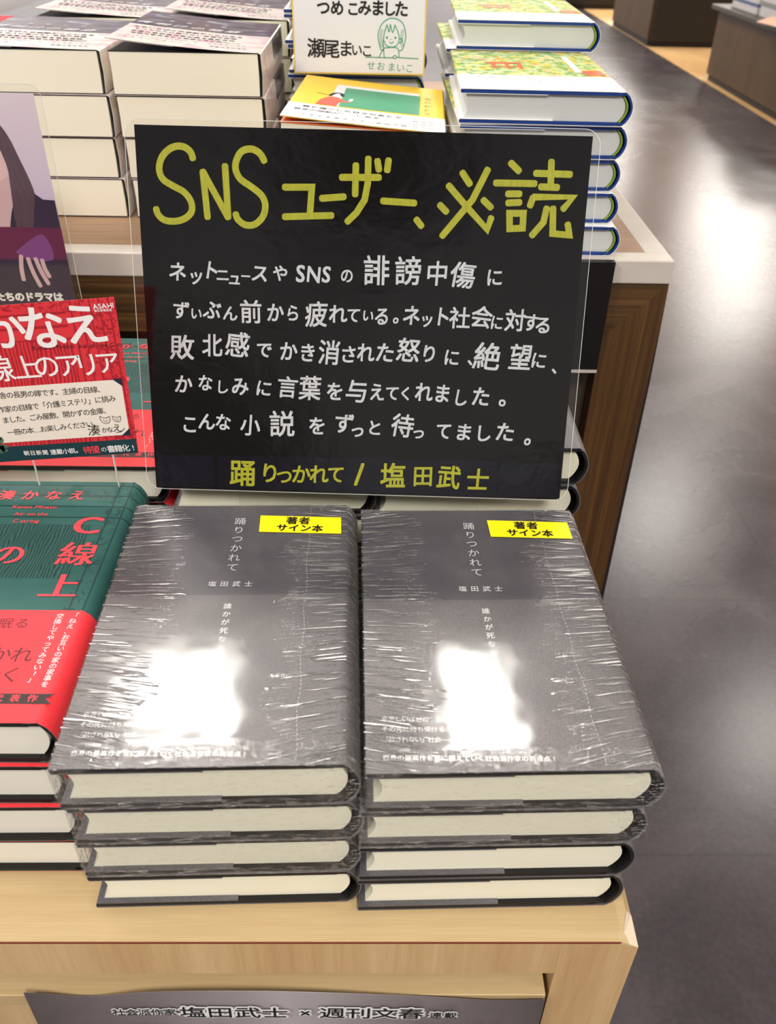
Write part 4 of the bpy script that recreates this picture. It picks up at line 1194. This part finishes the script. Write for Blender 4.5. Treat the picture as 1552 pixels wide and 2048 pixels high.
for i in range(26):
    x, y = -22.6 + rnd.uniform(-.7, .65), 14.6 + rnd.uniform(-.6, 1.2)
    t.add([fk(x + .22 * math.cos(a_) * (1 if i % 2 else .6), y + .22 * math.sin(a_) * (.6 if i % 2 else 1)) for a_ in [j * math.pi / 4 for j in range(8)]], [tuple(range(8))])
t.build('leaf_picture', flat('sage_leaf_print', (96, 130, 104), .5, .3, (44, 78, 70), (3, 3, 3)), rc)
cs_ = thing('card_stand', (0, 0, 0), 0, 'clear acrylic stand behind the red card on the green books', 'stand')
MB().box(-24.5, -15.6, 21.26, 21.36, 11.58, 20).build('upright', ACRYL, cs_)
MB().box(-24.5, -15.6, 19.6, 21.26, 11.58, 11.66).build('foot', ACRYL, cs_)
MB().box(-15.64, -15.58, 21.2, 21.38, 11.58, 14.2).build('edge', EDGEC, cs_)
MB().box(-20.6, -20.55, 21.22, 21.38, 11.6, 13.6).build('edge', EDGEC, cs_)

# ------------------------------------------------------------------ portrait poster in a clear sleeve
po = thing('poster', (0, 44.5, 0), 0, 'lavender portrait poster of a long-haired person in a clear sleeve behind the red card', 'poster')
PX0, PX1, PZ0, PZ1 = -45.3, -24.38, .4, 29.85
pm = Mt('lavender_backdrop_print')
px_, py_, pz_ = pm.sep()
pm.col(pm.ramp(pm.math('DIVIDE', pz_, 30.0), [(.0, (36, 34, 66)), (.585, (44, 36, 66)), (.592, (122, 44, 88)), (.665, (132, 50, 98)), (.68, (128, 106, 130)), (.73, (204, 194, 222)), (1.0, (224, 212, 228))]))
pm.set(rough=.35, spec=.4)
MB().box(PX0, PX1, -.02, .02, PZ0, PZ1).build('print', pm.m, po)
def pp(name, pts, m, k, sm=True):
    P = smooth_path(pts, 3) if sm else pts
    return MB().add([(x, -k, z) for x, z in P], [tuple(range(len(P)))]).build(name, m, po)
HAIR = chalk('dark_hair_print', (70, 52, 66), (104, 84, 98))
SKIN = flat('skin_print', (206, 176, 184), .4)
pp('jacket_print', [(-27.4, 22.8), (-26.0, 22.9), (-25.3, 22.35), (-24.42, 22.3), (-24.42, 17.8), (-31.5, 17.8), (-31.5, 21.0), (-29.5, 22.8)], flat('navy_jacket_print', (42, 36, 62), .4, .4, (60, 48, 76), (.4, .4, .4)), .03, False)
pp('neck_print', [(-30.5, 24.5), (-27.7, 24.2), (-27.5, 22.6), (-28.0, 21.2), (-29.1, 18.6), (-31.0, 19.5)], SKIN, .034)
pp('face_print', [(-27.5, 25.2), (-27.45, 24.4), (-28.1, 23.75), (-29.6, 23.3), (-31.3, 24.0), (-32.0, 27.0), (-30, 29.3), (-28.0, 28.3)], flat('pale_skin_print', (222, 190, 196), .4), .038)
pp('hair_print', [(-30.5, 29.7), (-28.3, 28.9), (-27.0, 27.2), (-26.4, 25.3), (-25.95, 23.6), (-25.85, 22.6), (-26.2, 21.4), (-26.5, 20.2), (-27.2, 19.8), (-27.8, 20.2), (-27.7, 22.0), (-27.55, 23.5), (-27.5, 25.0), (-28.2, 27.5), (-29.5, 29.0)], HAIR, .042)
pp('purple_overlay', [(-31.5, 20.2), (-24.42, 20.2), (-24.42, 17.75), (-31.5, 17.75)], flat('plum_print', (116, 40, 82), .4, .4, (88, 34, 72), (.3, 1.2, 1)), .046, False)
pp('cuff_print', [(-28.4, 18.2), (-26.3, 19.6), (-25.6, 19.2), (-25.5, 17.6), (-27.5, 17.6)], flat('violet_cuff_print', (126, 72, 136), .4), .05)
for a_, b_ in (((-28.0, 17.9), (-28.25, 15.9)), ((-27.5, 17.7), (-27.0, 15.4)), ((-26.9, 17.7), (-26.3, 15.6)), ((-26.4, 17.6), (-26.1, 16.2))):
    s = MB(); stroke(s, smooth_path([a_, ((a_[0] + b_[0]) / 2 - .08, (a_[1] + b_[1]) / 2), b_], 3), .34, lambda u, v: (u, -.054, v)); s.build('finger_print', SKIN, po)
t = MB()
row(t, '私たちのドラマは', (-31.3, 14.42), (-25.75, 14.47), .82, lambda u, v: (u, -.056, v), bold=.055)
t.build('lettering_glow', INK_W, po)
t = MB()
row(t, '私たちのドラマは', (-31.3, 14.42), (-25.75, 14.47), .82, lambda u, v: (u, -.06, v), bold=.005)
t.build('dark_lettering', flat('indigo_print', (44, 40, 72), .4), po)
q = MB()
P = rrect(PX0 - .5, PX1 + .55, .03, 30.45, .8)
n = len(P)
q.v = [(x, -.09, z) for x, z in P] + [(x, -.07, z) for x, z in P]
q.f = [tuple(range(n)), tuple(range(2 * n - 1, n - 1, -1))] + [(i, i + n, (i + 1) % n + n, (i + 1) % n) for i in range(n)]
q.build('clear_sleeve', SLEEVE, po)
t = MB(); stroke(t, P + [P[0]], .04, lambda u, v: (u, -.1, v)); t.build('sleeve_edge', EDGEC, po)
